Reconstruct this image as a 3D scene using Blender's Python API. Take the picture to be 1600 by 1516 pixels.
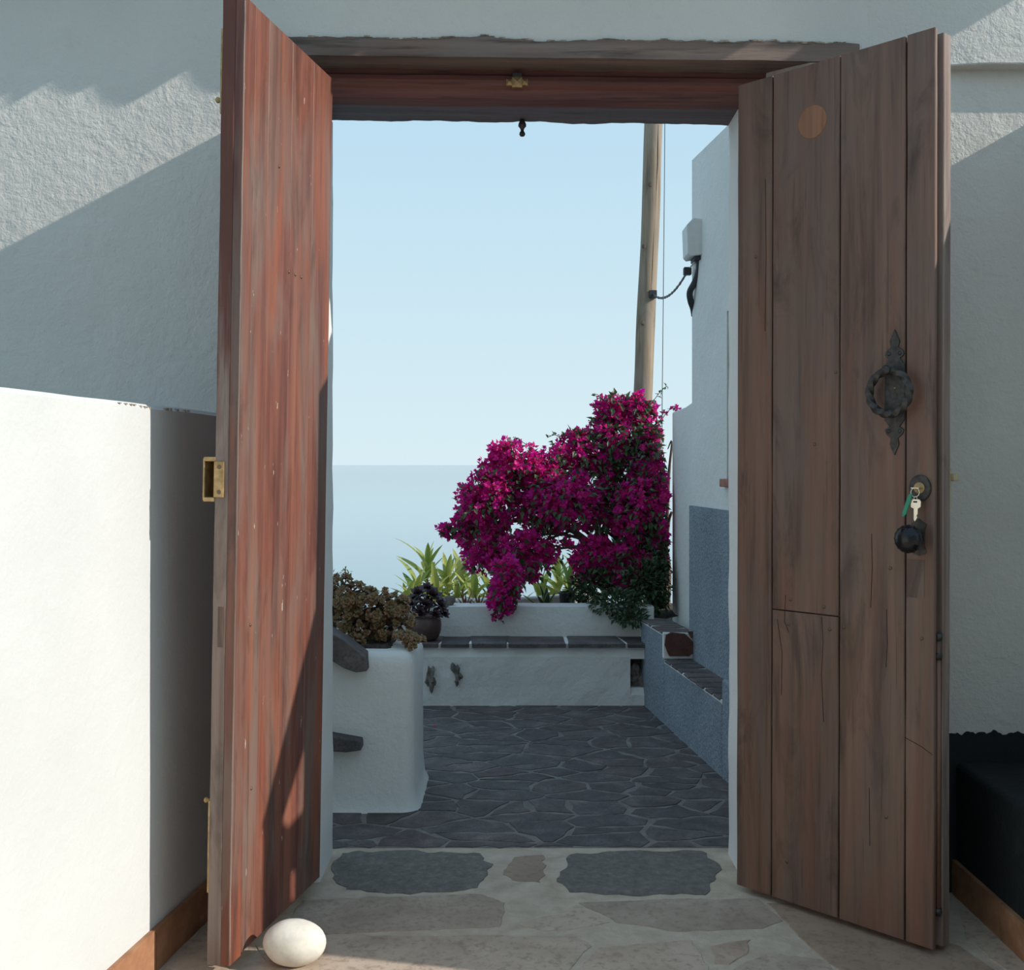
import bpy, bmesh, math, random
from mathutils import Vector, Matrix, noise as mnoise
for o in list(bpy.data.objects): bpy.data.objects.remove(o)
scene = bpy.context.scene
COL = scene.collection
# ------------------------------------------------------------------ camera, sky, sun, exposure
F = 1775.0; EYE = 1.15; HOR = 725.0
cam = bpy.data.cameras.new('camera'); camo = bpy.data.objects.new('camera', cam); COL.objects.link(camo)
cam.sensor_width = 36.0; cam.sensor_fit = 'HORIZONTAL'; cam.lens = 36.0*F/1600.0
cam.shift_y = -(758.0-HOR)/1600.0
cam.clip_end = 200000.0; cam.clip_start = 0.02
camo.location = (0, 0, EYE); camo.rotation_euler = (math.radians(90), 0, 0)
scene.camera = camo

world = bpy.data.worlds.new('sky'); scene.world = world; world.use_nodes = True
wn = world.node_tree; wn.nodes.clear()
tc = wn.nodes.new('ShaderNodeTexCoord'); sp = wn.nodes.new('ShaderNodeSeparateXYZ')
rp = wn.nodes.new('ShaderNodeValToRGB'); bg = wn.nodes.new('ShaderNodeBackground'); wo = wn.nodes.new('ShaderNodeOutputWorld')
rp.color_ramp.elements[0].position = 0.0; rp.color_ramp.elements[0].color = (.65, .80, .85, 1)
rp.color_ramp.elements[1].position = 1.0; rp.color_ramp.elements[1].color = (.36, .56, .76, 1)
e = rp.color_ramp.elements.new(.28); e.color = (.48, .69, .83, 1)
wn.links.new(tc.outputs['Generated'], sp.inputs[0]); wn.links.new(sp.outputs['Z'], rp.inputs[0])
wn.links.new(rp.outputs[0], bg.inputs[0]); bg.inputs[1].default_value = 1.0
wn.links.new(bg.outputs[0], wo.inputs[0])

SUN = Vector((-.96, .223, -.534)).normalized()
sl = bpy.data.lights.new('sun_offscreen', 'SUN'); sl.energy = 3.9; sl.angle = .0093; sl.color = (1, .945, .86)
so = bpy.data.objects.new('sun_offscreen', sl); COL.objects.link(so); so.rotation_mode = 'QUATERNION'
so.rotation_quaternion = SUN.to_track_quat('-Z', 'Y'); so.location = (6, -2, 6)

vs = scene.view_settings
vs.view_transform = 'Standard'; vs.look = 'None'; vs.gamma = 1.0; vs.use_curve_mapping = False
vs.exposure = 0.1

# ------------------------------------------------------------------ helpers
def at(px, py, D): return Vector(((px-800.0)/F*D, D, EYE-(py-HOR)/F*D))
def gnd(px, py, z=0.0):
    D = (EYE-z)*F/(py-HOR); return Vector(((px-800.0)/F*D, D))
def tag(o, label=None, cat=None, group=None, kind=None):
    if label: o['label'] = label
    if cat: o['category'] = cat
    if group: o['group'] = group
    if kind: o['kind'] = kind
    return o
def empty(name, loc=(0, 0, 0), rz=0.0):
    o = bpy.data.objects.new(name, None); COL.objects.link(o); o.empty_display_size = .05
    o.location = loc; o.rotation_euler = (0, 0, rz); return o
def link(name, me, mat=None, parent=None, loc=(0, 0, 0)):
    o = bpy.data.objects.new(name, me); COL.objects.link(o); o.location = loc
    if parent: o.parent = parent
    return o
class MB:
    def __init__(s): s.v = []; s.f = []
    def add(s, vs, fs):
        n = len(s.v); s.v += [tuple(v) for v in vs]; s.f += [tuple(i+n for i in f) for f in fs]; return s
    def box(s, x0, x1, y0, y1, z0, z1):
        vs = [(x, y, z) for z in (z0, z1) for y in (y0, y1) for x in (x0, x1)]
        return s.add(vs, [(0, 2, 3, 1), (4, 5, 7, 6), (0, 1, 5, 4), (2, 6, 7, 3), (0, 4, 6, 2), (1, 3, 7, 5)])
    def prism(s, poly, z0, z1, fn=None):
        # poly ccw in a plane; fn maps (a,b,h) to xyz
        fn = fn or (lambda a, b, h: (a, b, h)); n = len(poly)
        vs = [fn(a, b, z0) for a, b in poly]+[fn(a, b, z1) for a, b in poly]
        fs = [tuple(range(n-1, -1, -1)), tuple(range(n, 2*n))]+[(i, (i+1) % n, n+(i+1) % n, n+i) for i in range(n)]
        return s.add(vs, fs)
    def stone(s, poly, z0, z1, b=.004, tilt=(0, 0)):
        n = len(poly); cx = sum(p[0] for p in poly)/n; cy = sum(p[1] for p in poly)/n
        vs = []
        for k, (z, sh) in enumerate(((z0, 0), (z1-b, 0), (z1, b))):
            for x, y in poly:
                dx, dy = cx-x, cy-y; L = math.hypot(dx, dy) or 1
                t = 0 if k == 0 else tilt[0]*(x-cx)+tilt[1]*(y-cy)
                vs.append((x+dx/L*sh*1.5, y+dy/L*sh*1.5, z+t))
        fs = [(i, (i+1) % n, n+(i+1) % n, n+i) for i in range(n)]+[(n+i, n+(i+1) % n, 2*n+(i+1) % n, 2*n+i) for i in range(n)]
        fs.append(tuple(range(2*n, 3*n)))
        return s.add(vs, fs)
    def tube(s, pts, rad, n=8, cap=True):
        pts = [Vector(p) for p in pts]
        rr = rad if isinstance(rad, (list, tuple)) else [rad]*len(pts)
        base = len(s.v); ref = None
        for i, p in enumerate(pts):
            t = (pts[min(i+1, len(pts)-1)]-pts[max(i-1, 0)]).normalized()
            if ref is None: ref = Vector((1, 0, 0)) if abs(t.x) < .8 else Vector((0, 1, 0))
            u = (ref-t*ref.dot(t)).normalized(); w = t.cross(u); ref = u
            for k in range(n):
                a = 2*math.pi*k/n; s.v.append(tuple(p+(u*math.cos(a)+w*math.sin(a))*rr[i]))
        for i in range(len(pts)-1):
            for k in range(n):
                s.f.append((base+i*n+k, base+i*n+(k+1) % n, base+(i+1)*n+(k+1) % n, base+(i+1)*n+k))
        if cap:
            s.f.append(tuple(base+k for k in range(n-1, -1, -1))); m = base+(len(pts)-1)*n
            s.f.append(tuple(m+k for k in range(n)))
        return s
    def lathe(s, prof, n=20, M=None):
        M = M or Matrix(); base = len(s.v)
        for r, z in prof:
            for k in range(n):
                a = 2*math.pi*k/n; s.v.append(tuple(M @ Vector((r*math.cos(a), r*math.sin(a), z))))
        for i in range(len(prof)-1):
            for k in range(n):
                s.f.append((base+i*n+k, base+i*n+(k+1) % n, base+(i+1)*n+(k+1) % n, base+(i+1)*n+k))
        s.f.append(tuple(base+k for k in range(n-1, -1, -1))); m = base+(len(prof)-1)*n
        s.f.append(tuple(m+k for k in range(n))); return s
    def mesh(s, name, mat, smooth=False):
        me = bpy.data.meshes.new(name); me.from_pydata(s.v, [], s.f); me.update()
        bm = bmesh.new(); bm.from_mesh(me); bmesh.ops.recalc_face_normals(bm, faces=bm.faces[:]); bm.to_mesh(me); bm.free()
        if mat: me.materials.append(mat)
        if smooth:
            for p in me.polygons: p.use_smooth = True
        return me
    def build(s, name, mat, parent=None, smooth=False, bevel=0, seg=2, loc=(0, 0, 0), world=False, sub=0):
        me = s.mesh(name, mat, smooth); o = link(name, me, None, parent, loc)
        if world and parent:
            L = Vector(parent.location)
            me.transform(Matrix.Translation(-L))
        if bevel:
            m = o.modifiers.new('bevel', 'BEVEL'); m.width = bevel; m.segments = seg; m.limit_method = 'ANGLE'; m.angle_limit = math.radians(40)
            for p in me.polygons: p.use_smooth = True
            w = o.modifiers.new('wn', 'WEIGHTED_NORMAL'); w.keep_sharp = False
        return o
def rough_poly(poly, step, amp, seed):
    out = []; n = len(poly)
    for i in range(n):
        a = Vector(poly[i][:2]); b = Vector(poly[(i+1) % n][:2]); L = (b-a).length; k = max(1, int(L/step)); nm = Vector((-(b-a).y, (b-a).x)).normalized()
        for j in range(k):
            p = a.lerp(b, j/k); d = mnoise.noise(Vector((p.x*23+seed, p.y*23, seed*3.1)))*amp*2
            out.append(tuple(p+nm*d))
    return out
def clip(poly, m, nrm):
    out = []
    for i in range(len(poly)):
        a, b = poly[i], poly[(i+1) % len(poly)]; da = (a-m).dot(nrm); db = (b-m).dot(nrm)
        if da <= 0: out.append(a)
        if (da < 0 < db) or (db < 0 < da): out.append(a+(b-a)*(da/(da-db)))
    return out
def voronoi(seeds, x0, x1, y0, y1, gap, ax=1.0):
    cells = []
    for i, p in enumerate(seeds):
        poly = [Vector((x0, y0)), Vector((x1, y0)), Vector((x1, y1)), Vector((x0, y1))]
        for j, q in enumerate(seeds):
            if i == j or (q-p).length > .9: continue
            d = q-p; nr = Vector((d.x/ax/ax, d.y)); m = (p+q)/2; nr.normalize()
            poly = clip(poly, m-nr*gap, nr)
            if len(poly) < 3: break
        cells.append(poly)
    return cells
def copy_tree(o, parent=None):
    c = o.copy(); COL.objects.link(c); c.parent = parent
    for ch in list(o.children): copy_tree(ch, c)
    return c

# ------------------------------------------------------------------ materials
def newmat(name):
    m = bpy.data.materials.new(name); m.use_nodes = True; nt = m.node_tree
    return m, nt, nt.nodes['Principled BSDF']
def N(nt, t, **kw):
    n = nt.nodes.new(t)
    for k, v in kw.items(): setattr(n, k, v)
    return n
def coords(nt, scale, rnd=True, loc=(0, 0, 0)):
    t = N(nt, 'ShaderNodeTexCoord'); mp = N(nt, 'ShaderNodeMapping'); mp.inputs['Scale'].default_value = scale
    nt.links.new(t.outputs['Object'], mp.inputs['Vector'])
    if rnd:
        oi = N(nt, 'ShaderNodeObjectInfo'); mu = N(nt, 'ShaderNodeMath', operation='MULTIPLY'); mu.inputs[1].default_value = 37.0
        cb = N(nt, 'ShaderNodeCombineXYZ'); nt.links.new(oi.outputs['Random'], mu.inputs[0])
        for k in range(3): nt.links.new(mu.outputs[0], cb.inputs[k])
        nt.links.new(cb.outputs[0], mp.inputs['Location'])
    return mp.outputs['Vector']
def noise(nt, vec, scale, detail=4, rough=.55, dist=0):
    n = N(nt, 'ShaderNodeTexNoise'); n.inputs['Scale'].default_value = scale; n.inputs['Detail'].default_value = detail
    n.inputs['Roughness'].default_value = rough; n.inputs['Distortion'].default_value = dist
    nt.links.new(vec, n.inputs['Vector']); return n.outputs['Fac']
def ramp(nt, fac, stops):
    r = N(nt, 'ShaderNodeValToRGB'); el = r.color_ramp.elements
    while len(el) < len(stops): el.new(.5)
    for i, (p, c) in enumerate(stops): el[i].position = p; el[i].color = tuple(c)+(1,) if len(c) == 3 else c
    nt.links.new(fac, r.inputs[0]); return r.outputs[0]
def mix(nt, fac, a, b, mode='MIX'):
    m = N(nt, 'ShaderNodeMix', data_type='RGBA', blend_type=mode)
    for idx, val in ((0, fac), (6, a), (7, b)):
        if isinstance(val, (int, float)): m.inputs[idx].default_value = val
        elif isinstance(val, tuple): m.inputs[idx].default_value = val+(1,) if len(val) == 3 else val
        else: nt.links.new(val, m.inputs[idx])
    return m.outputs[2]
def bump(nt, bsdf, hs, dist=.004, strength=1.0):
    prev = None
    for h, d, st in hs:
        b = N(nt, 'ShaderNodeBump'); b.inputs['Distance'].default_value = d; b.inputs['Strength'].default_value = st
        nt.links.new(h, b.inputs['Height'])
        if prev: nt.links.new(prev, b.inputs['Normal'])
        prev = b.outputs[0]
    nt.links.new(prev, bsdf.inputs['Normal'])
def setc(nt, bsdf, c):
    if isinstance(c, tuple): bsdf.inputs['Base Color'].default_value = c+(1,)
    else: nt.links.new(c, bsdf.inputs['Base Color'])
def simple(name, col, rough=.6, metal=0, var=.25, scale=30, bmp=0):
    m, nt, b = newmat(name); v = coords(nt, (1, 1, 1)); f = noise(nt, v, scale)
    setc(nt, b, ramp(nt, f, [(.3, tuple(c*(1-var) for c in col)), (.7, tuple(min(1, c*(1+var)) for c in col))]))
    b.inputs['Roughness'].default_value = rough; b.inputs['Metallic'].default_value = metal
    if bmp: bump(nt, b, [(f, bmp, 1)])
    return m
def plaster(name, col, dirt=(.5, .48, .44), b1=.004, b2=.0012, stain=.5, spot=0):
    m, nt, b = newmat(name); v = coords(nt, (1, 1, 1), rnd=False)
    lo = noise(nt, v, 2.2, 3); big = noise(nt, v, 9, 5, .6, .4); gr = noise(nt, v, 120, 3, .6); pit = noise(nt, v, 45, 4, .65)
    c = ramp(nt, lo, [(.35, tuple(x*.93 for x in col)), (.65, col)])
    sm = ramp(nt, big, [(.62, (0, 0, 0)), (.8, (stain, stain, stain))])
    c = mix(nt, sm, c, dirt); setc(nt, b, c); b.inputs['Roughness'].default_value = .9
    b.inputs['Specular IOR Level'].default_value = .2
    bump(nt, b, [(big, b1*2, .6), (pit, b1, .7), (gr, b2, .8)]); return m
def wood(name, dark, mid, light, grey, greyamt=.5, rough=.55, chips=True, stain=.0, red=None):
    m, nt, b = newmat(name)
    v = coords(nt, (26, 26, 1.1)); v2 = coords(nt, (90, 90, 2.4)); v3 = coords(nt, (7, 7, 1.6)); v4 = coords(nt, (60, 60, 14))
    f = noise(nt, v, 1, 5, .6, .3); g = noise(nt, v2, 1, 4, .65); p = noise(nt, v3, 1, 4, .6, .6)
    c = ramp(nt, f, [(.3, dark), (.5, mid), (.72, light)])
    c = mix(nt, ramp(nt, p, [(.46, (0, 0, 0)), (.7, (greyamt,)*3)]), c, grey)
    c = mix(nt, ramp(nt, g, [(.3, (.55,)*3), (.42, (0,)*3)]), c, tuple(x*.45 for x in dark))
    if stain:
        q = noise(nt, coords(nt, (11, 11, 2.6)), 1, 5, .65, .8); c = mix(nt, ramp(nt, q, [(.52, (0,)*3), (.72, (stain,)*3)]), c, tuple(x*.42 for x in dark))
    if red:
        q = noise(nt, coords(nt, (16, 16, 1.3)), 1, 4, .6, .5); c = mix(nt, ramp(nt, q, [(.53, (0,)*3), (.68, (.7,)*3)]), c, red)
    if chips:
        ch = noise(nt, v4, 1, 3, .7); c = mix(nt, ramp(nt, ch, [(.70, (0,)*3), (.73, (.75,)*3)]), c, (.62, .55, .46))
    setc(nt, b, c); b.inputs['Roughness'].default_value = rough
    bump(nt, b, [(f, .0015, .7), (g, .0009, .8)]); return m
def rock(name, a, bcol, c3, scale=9, rough=.8, bmp=.004):
    m, nt, b = newmat(name); v = coords(nt, (1, 1, 1)); f = noise(nt, v, scale, 6, .65, .3); g = noise(nt, v, scale*9, 4, .65)
    oi = N(nt, 'ShaderNodeObjectInfo')
    c = ramp(nt, f, [(.3, a), (.55, bcol), (.75, c3)])
    tint = ramp(nt, oi.outputs['Random'], [(0, (.72, .7, .72)), (.5, (1, 1, 1)), (1, (1.0, .86, .86))])
    c = mix(nt, 1.0, c, tint, 'MULTIPLY')
    c = mix(nt, ramp(nt, g, [(.32, (.6,)*3), (.5, (0,)*3)]), c, tuple(x*.6 for x in a))
    setc(nt, b, c); b.inputs['Roughness'].default_value = rough
    bump(nt, b, [(f, bmp, .8), (g, bmp*.35, .8)]); return m
def leafmat(name, cols, trans=.35, rough=.45, sheen=0):
    m, nt, b = newmat(name); ge = N(nt, 'ShaderNodeNewGeometry'); oi = N(nt, 'ShaderNodeObjectInfo')
    ad = N(nt, 'ShaderNodeMath', operation='ADD'); fr = N(nt, 'ShaderNodeMath', operation='FRACT')
    nt.links.new(ge.outputs['Random Per Island'], ad.inputs[0]); nt.links.new(oi.outputs['Random'], ad.inputs[1]); nt.links.new(ad.outputs[0], fr.inputs[0])
    n = len(cols); c = ramp(nt, fr.outputs[0], [(i/(n-1), k) for i, k in enumerate(cols)])
    setc(nt, b, c); b.inputs['Roughness'].default_value = rough
    tr = N(nt, 'ShaderNodeBsdfTranslucent'); nt.links.new(c, tr.inputs[0])
    mx = N(nt, 'ShaderNodeMixShader'); mx.inputs[0].default_value = trans
    out = nt.nodes['Material Output']
    nt.links.new(b.outputs[0], mx.inputs[1]); nt.links.new(tr.outputs[0], mx.inputs[2]); nt.links.new(mx.outputs[0], out.inputs[0])
    return m
M = {}
M['plaster'] = plaster('aged_plaster', (.68, .65, .60), (.52, .48, .41), .0055, .0016, .35)
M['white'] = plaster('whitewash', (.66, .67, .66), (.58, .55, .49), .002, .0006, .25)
M['white_out'] = plaster('whitewash_outside', (.80, .78, .74), (.58, .54, .47), .005, .0012, .5)
M['jamb'] = plaster('jamb_white', (.78, .77, .74), (.6, .56, .5), .002, .001, .3)
M['black'] = plaster('black_paint', (.022, .025, .026), (.05, .05, .05), .004, .002, .6)
M['crumb'] = simple('crumbled_plaster', (.36, .28, .2), .95, 0, .5, 60, .004)
def stucco():
    m, nt, b = newmat('blue_stucco'); v = coords(nt, (1, 1, 1), rnd=False); g = noise(nt, v, 95, 3, .7); l = noise(nt, v, 5, 3)
    c = ramp(nt, g, [(.34, (.13, .16, .195)), (.62, (.34, .39, .44))]); c = mix(nt, .3, c, ramp(nt, l, [(.3, (.2, .235, .275)), (.7, (.36, .41, .455))]))
    setc(nt, b, c); b.inputs['Roughness'].default_value = .9; bump(nt, b, [(g, .012, 1)]); return m
M['stucco'] = stucco()
M['woodL'] = wood('red_door_wood', (.08, .028, .02), (.175, .058, .038), (.25, .095, .06), (.19, .135, .108), .9, stain=.65, red=(.31, .085, .035))
M['woodR'] = wood('brown_door_wood', (.088, .047, .033), (.165, .092, .064), (.22, .125, .086), (.145, .108, .09), .75, .5, False, .8, (.19, .082, .052))
M['wood_patch'] = wood('orange_patch_wood', (.2, .08, .04), (.29, .13, .065), (.32, .15, .08), (.26, .13, .08), .3, .5, False)
M['woodE'] = wood('grey_edge_wood', (.13, .085, .068), (.24, .17, .14), (.31, .235, .2), (.26, .225, .2), .6, .75, False, .7)
def worn_edge():
    # stain survives on the upper part of the leaf edge, bare grey wood below
    m = wood('worn_edge_wood', (.13, .085, .068), (.24, .17, .14), (.31, .235, .2), (.26, .225, .2), .6, .75, False, .7); nt = m.node_tree; b = nt.nodes['Principled BSDF']
    src = b.inputs['Base Color'].links[0].from_socket
    t = N(nt, 'ShaderNodeTexCoord'); sx = N(nt, 'ShaderNodeSeparateXYZ'); nt.links.new(t.outputs['Object'], sx.inputs[0])
    n = noise(nt, coords(nt, (60, 60, 5)), 1, 4); ad = N(nt, 'ShaderNodeMath', operation='MULTIPLY_ADD'); ad.inputs[1].default_value = .8
    nt.links.new(n, ad.inputs[0]); nt.links.new(sx.outputs['Z'], ad.inputs[2])
    f = N(nt, 'ShaderNodeMapRange'); f.inputs[1].default_value = 1.62; f.inputs[2].default_value = 1.92; nt.links.new(ad.outputs[0], f.inputs[0])
    setc(nt, b, mix(nt, f.outputs[0], src, (.14, .05, .034))); return m
M['woodW'] = worn_edge()
M['wood_dark'] = simple('dark_gap_wood', (.03, .018, .013), .8, 0, .4)
def beamwood(name, cols, grey, amt):
    m, nt, b = newmat(name); v = coords(nt, (1.3, 22, 22)); f = noise(nt, v, 1, 5, .6, .4); v2 = coords(nt, (3, 60, 60)); g = noise(nt, v2, 1, 4, .65)
    c = ramp(nt, f, [(.3, cols[0]), (.52, cols[1]), (.72, cols[2])]); p = noise(nt, coords(nt, (2, 7, 7)), 1, 3)
    c = mix(nt, ramp(nt, p, [(.45, (0,)*3), (.7, (amt,)*3)]), c, grey); c = mix(nt, ramp(nt, g, [(.3, (.7,)*3), (.44, (0,)*3)]), c, tuple(x*.4 for x in cols[0]))
    setc(nt, b, c); b.inputs['Roughness'].default_value = .7; bump(nt, b, [(f, .004, .8), (g, .0025, .9)]); return m
M['beam'] = beamwood('weathered_beam', ((.10, .068, .055), (.19, .13, .105), (.27, .19, .15)), (.2, .165, .145), .6)
M['head'] = beamwood('red_head_wood', ((.085, .03, .024), (.16, .055, .042), (.21, .085, .06)), (.13, .08, .07), .5)
M['outer'] = beamwood('outer_beam', ((.07, .055, .06), (.13, .10, .105), (.17, .14, .14)), (.14, .13, .14), .6)
M['iron'] = simple('black_iron', (.062, .058, .054), .5, .6, .4, 80, .0008)
M['knob'] = simple('glossy_black_iron', (.018, .018, .02), .2, .5, .2, 40)
M['brass'] = simple('aged_brass', (.42, .29, .14), .5, .7, .3, 60, .0004)
M['brass_light'] = simple('painted_brass', (.50, .42, .26), .55, .3, .2, 50)
M['steel'] = simple('nickel', (.75, .70, .58), .3, .9, .1, 50)
M['green'] = simple('green_plastic', (.02, .27, .15), .4, 0, .1)
M['screw'] = simple('dark_screw', (.16, .12, .08), .5, .7, .3)
M['terracotta'] = None
def terr():
    m, nt, b = newmat('terracotta_tile'); v = coords(nt, (3, 14, 20)); f = noise(nt, v, 1, 5, .6)
    setc(nt, b, ramp(nt, f, [(.3, (.27, .12, .06)), (.55, (.38, .185, .095)), (.75, (.45, .27, .16))])); b.inputs['Roughness'].default_value = .7
    bump(nt, b, [(f, .002, .6)]); return m
M['terracotta'] = terr()
M['slate'] = rock('slate_flagstone', (.062, .053, .052), (.125, .107, .104), (.21, .18, .165), 11, .72, .008)
M['basalt'] = rock('basalt', (.15, .138, .115), (.24, .222, .19), (.34, .315, .27), 45, .92, .006)
M['flag'] = rock('beige_flagstone', (.36, .275, .205), (.49, .385, .295), (.58, .475, .375), 6, .85, .003)
M['flag2'] = rock('tan_flagstone', (.32, .22, .155), (.41, .29, .205), (.48, .35, .255), 5, .75, .0015)
M['brownstone'] = rock('brown_stone', (.075, .035, .026), (.12, .055, .04), (.17, .085, .06), 14, .8)
def mortar(name, a, b2):
    m, nt, b = newmat(name); v = coords(nt, (1, 1, 1), rnd=False); f = noise(nt, v, 14, 6, .65, .3); g = noise(nt, v, 150, 3)
    setc(nt, b, ramp(nt, f, [(.3, a), (.7, b2)])); b.inputs['Roughness'].default_value = .92
    bump(nt, b, [(f, .008, .8), (g, .0015, .7)]); return m
M['mortar'] = mortar('grey_mortar', (.14, .128, .118), (.25, .23, .21))
M['floor'] = mortar('floor_mortar', (.40, .315, .235), (.58, .485, .385))
M['pebble'] = simple('white_pebble', (.72, .68, .60), .75, 0, .1, 40, .0012)
M['box'] = simple('grey_white_plastic', (.66, .66, .63), .55, 0, .05)
M['rubber'] = simple('black_cable', (.03, .033, .038), .55, 0, .3)
M['pole'] = wood('pole_wood', (.16, .115, .08), (.30, .22, .15), (.39, .30, .21), (.29, .245, .2), .6, .8, False, .5)
M['pot'] = simple('brown_glaze', (.095, .055, .048), .4, 0, .25, 25)
M['blackpot'] = simple('black_plastic_pot', (.02, .021, .022), .5)
M['soil'] = simple('soil', (.055, .04, .03), .95, 0, .5, 60, .01)
M['glass'] = None
m, nt, b = newmat('window_glass'); setc(nt, b, (.06, .08, .1)); b.inputs['Roughness'].default_value = .06; b.inputs['Specular IOR Level'].default_value = .8
M['glass'] = m
M['sill'] = simple('brick_red_sill', (.36, .15, .11), .8)
M['roof'] = simple('clay_roof_tile', (.40, .20, .12), .85, 0, .35, 20)
M['bract'] = leafmat('magenta_bract', [(.55, .008, .15), (.80, .016, .31), (.66, .01, .40), (.88, .03, .33), (.62, .01, .22)], .45, .6)
M['bleaf'] = leafmat('bougainvillea_leaf', [(.04, .08, .03), (.08, .135, .05), (.06, .11, .055), (.12, .17, .07)], .25, .45)
M['dleaf'] = leafmat('dark_leaf', [(.03, .06, .024), (.055, .095, .04), (.04, .075, .034)], .2, .5)
M['yleaf'] = leafmat('yellow_green_leaf', [(.16, .25, .06), (.48, .50, .13), (.30, .38, .09), (.62, .58, .22)], .42, .4)
M['jade'] = leafmat('red_green_jade', [(.21, .10, .045), (.20, .15, .055), (.28, .125, .065), (.16, .14, .05)], .05, .4)
M['jadegreen'] = leafmat('green_succulent', [(.22, .25, .08), (.30, .31, .12), (.2, .2, .07)], .2, .45)
M['aeon'] = leafmat('black_aeonium_leaf', [(.035, .014, .022), (.065, .028, .036), (.045, .03, .03)], .05, .35)
M['sans'] = leafmat('sansevieria_leaf', [(.025, .055, .03), (.04, .075, .035)], .05, .35)
M['sansy'] = leafmat('sansevieria_margin', [(.35, .38, .13), (.42, .43, .18)], .1, .4)
M['brom'] = leafmat('reddish_rosette_leaf', [(.20, .11, .05), (.16, .05, .035), (.22, .15, .08)], .2, .45)
M['bark'] = simple('grey_brown_bark', (.11, .08, .06), .9, 0, .4, 60, .004)
m, nt, b = newmat('sea_water'); v = coords(nt, (1, 1, 1), rnd=False); setc(nt, b, (.24, .33, .37)); b.inputs['Roughness'].default_value = .12; b.inputs['IOR'].default_value = 1.33  # distance haze is put into the pale base colour
M['sea'] = m

# ------------------------------------------------------------------ large structure: inner courtyard
WF, WM, WB = 3.05, 3.14, 3.34      # wall inner face, rebate, outer face
JL, JR = -.532, .645               # door jambs
WT = 3.0
w = MB()
w.prism([(-3.2, WB), (-3.2, WF), (-.62, WF), (-.58, WM), (JL, WM), (JL, WB)], 0, 2.262)
w.prism([(JR, WB), (JR, WM), (.70, WM), (.80, WF), (3.2, WF), (3.2, WB)], 0, 2.262)
w.box(-3.2, 3.2, WF, WB, 2.262, WT)
wall = w.build('wall_front', M['plaster']); tag(wall, 'rough whitewashed wall around the open doorway', 'wall', kind='structure')
# thicker band on the right, fading into the wall
led = MB(); led.prism([(.95, WF+.02), (.95, WF+.0006), (1.25, WF-.05), (3.2, WF-.05), (3.2, WF+.02)], 2.206, WT)
led.build('plaster_band', M['plaster'], wall, bevel=.006)
# black painted foot of the wall on the right
bp = [(1.0, 0)]+[(3.2, 0)]
top = [(3.2-.006*i, .425+.010*mnoise.noise(Vector((i*.2, 0, 3)))+.007*random.Random(i).random()) for i in range(367)]
bk = MB(); bk.prism([(a, z) for a, z in bp+top], 0, 1, lambda a, z, h: (a, WF-.004+.01*h, z))
bk.build('painted_skirting', M['black'], wall)
# jamb linings (clean white render)
for x0, x1, y0 in ((JL-.03, JL+.004, WM-.02), (JR-.006, JR+.03, WM-.02)):
    j = MB()
    zs = [i*.06 for i in range(37)]
    for i in range(36):
        pass
    rnd = random.Random(int(x0*100))
    vsx = []; n = 37
    for i in range(n):
        dx = .004*mnoise.noise(Vector((i*.55, x0*7, 0)))
        for (x, y) in ((x0, y0), (x1, y0), (x1, WB+.006), (x0, WB+.006)):
            vsx.append((x+(dx if abs(x) < .64 and x == (x1 if x0 < 0 else x0) else 0), y, min(zs[i], 2.155)))
    fs = [(i*4+k, i*4+(k+1) % 4, i*4+4+(k+1) % 4, i*4+4+k) for i in range(n-1) for k in range(4)]+[(3, 2, 1, 0), ((n-1)*4, (n-1)*4+1, (n-1)*4+2, (n-1)*4+3)]
    j.add(vsx, fs); j.build('jamb_render', M['jamb'], wall, smooth=False)

# low wall on the left
LW = lambda y: -1.163+.135*y
w = MB(); ny = 26; y0, y1 = .2, WF+.02
vsx = []
for i in range(ny):
    y = y0+(y1-y0)*i/(ny-1); x = LW(y); zt = 1.285+.006*mnoise.noise(Vector((y*6, 1, 0)))
    vsx += [(x-.28, y, 0), (x, y, 0), (x+.002*mnoise.noise(Vector((y*3, 5, 0))), y, zt-.01), (x-.012, y, zt), (x-.28, y, zt)]
fs = [(i*5+k, i*5+(k+1) % 5, i*5+5+(k+1) % 5, i*5+5+k) for i in range(ny-1) for k in range(5)]+[(4, 3, 2, 1, 0), tuple((ny-1)*5+k for k in range(5))]
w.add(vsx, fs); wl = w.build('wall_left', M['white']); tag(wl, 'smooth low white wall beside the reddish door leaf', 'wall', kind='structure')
ch = MB(); rr = random.Random(5)
for i in range(60):
    y = 1.75+1.25*i/60+rr.uniform(0, .02); x = LW(y)
    if mnoise.noise(Vector((y*5, 0, 9))) < .05: continue
    a = rr.uniform(.003, .012); z_ = 1.2785+.006*mnoise.noise(Vector((y*6, 1, 0))); ch.box(x-.006, x+.0012, y, y+a, z_-rr.uniform(0, .004), z_+.002)
ch.build('chipped_edge', M['crumb'], wl)['kind'] = 'stuff'
# skirting tiles
bb = empty('baseboard_left', (LW(2.5), 2.5, 0)); tag(bb, 'terracotta skirting tiles along the low white wall', 'skirting', kind='structure')
ang = math.atan(.135)
tm = MB().box(0, .012, -.118, .118, 0, .097).mesh('skirting_tile', M['terracotta'])
for i in range(9):
    yc = 2.93-.24*i; o = link('tile', tm, None, bb); o.location = (LW(yc)-LW(2.5), yc-2.5, 0); o.rotation_euler = (0, 0, -ang)
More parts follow.
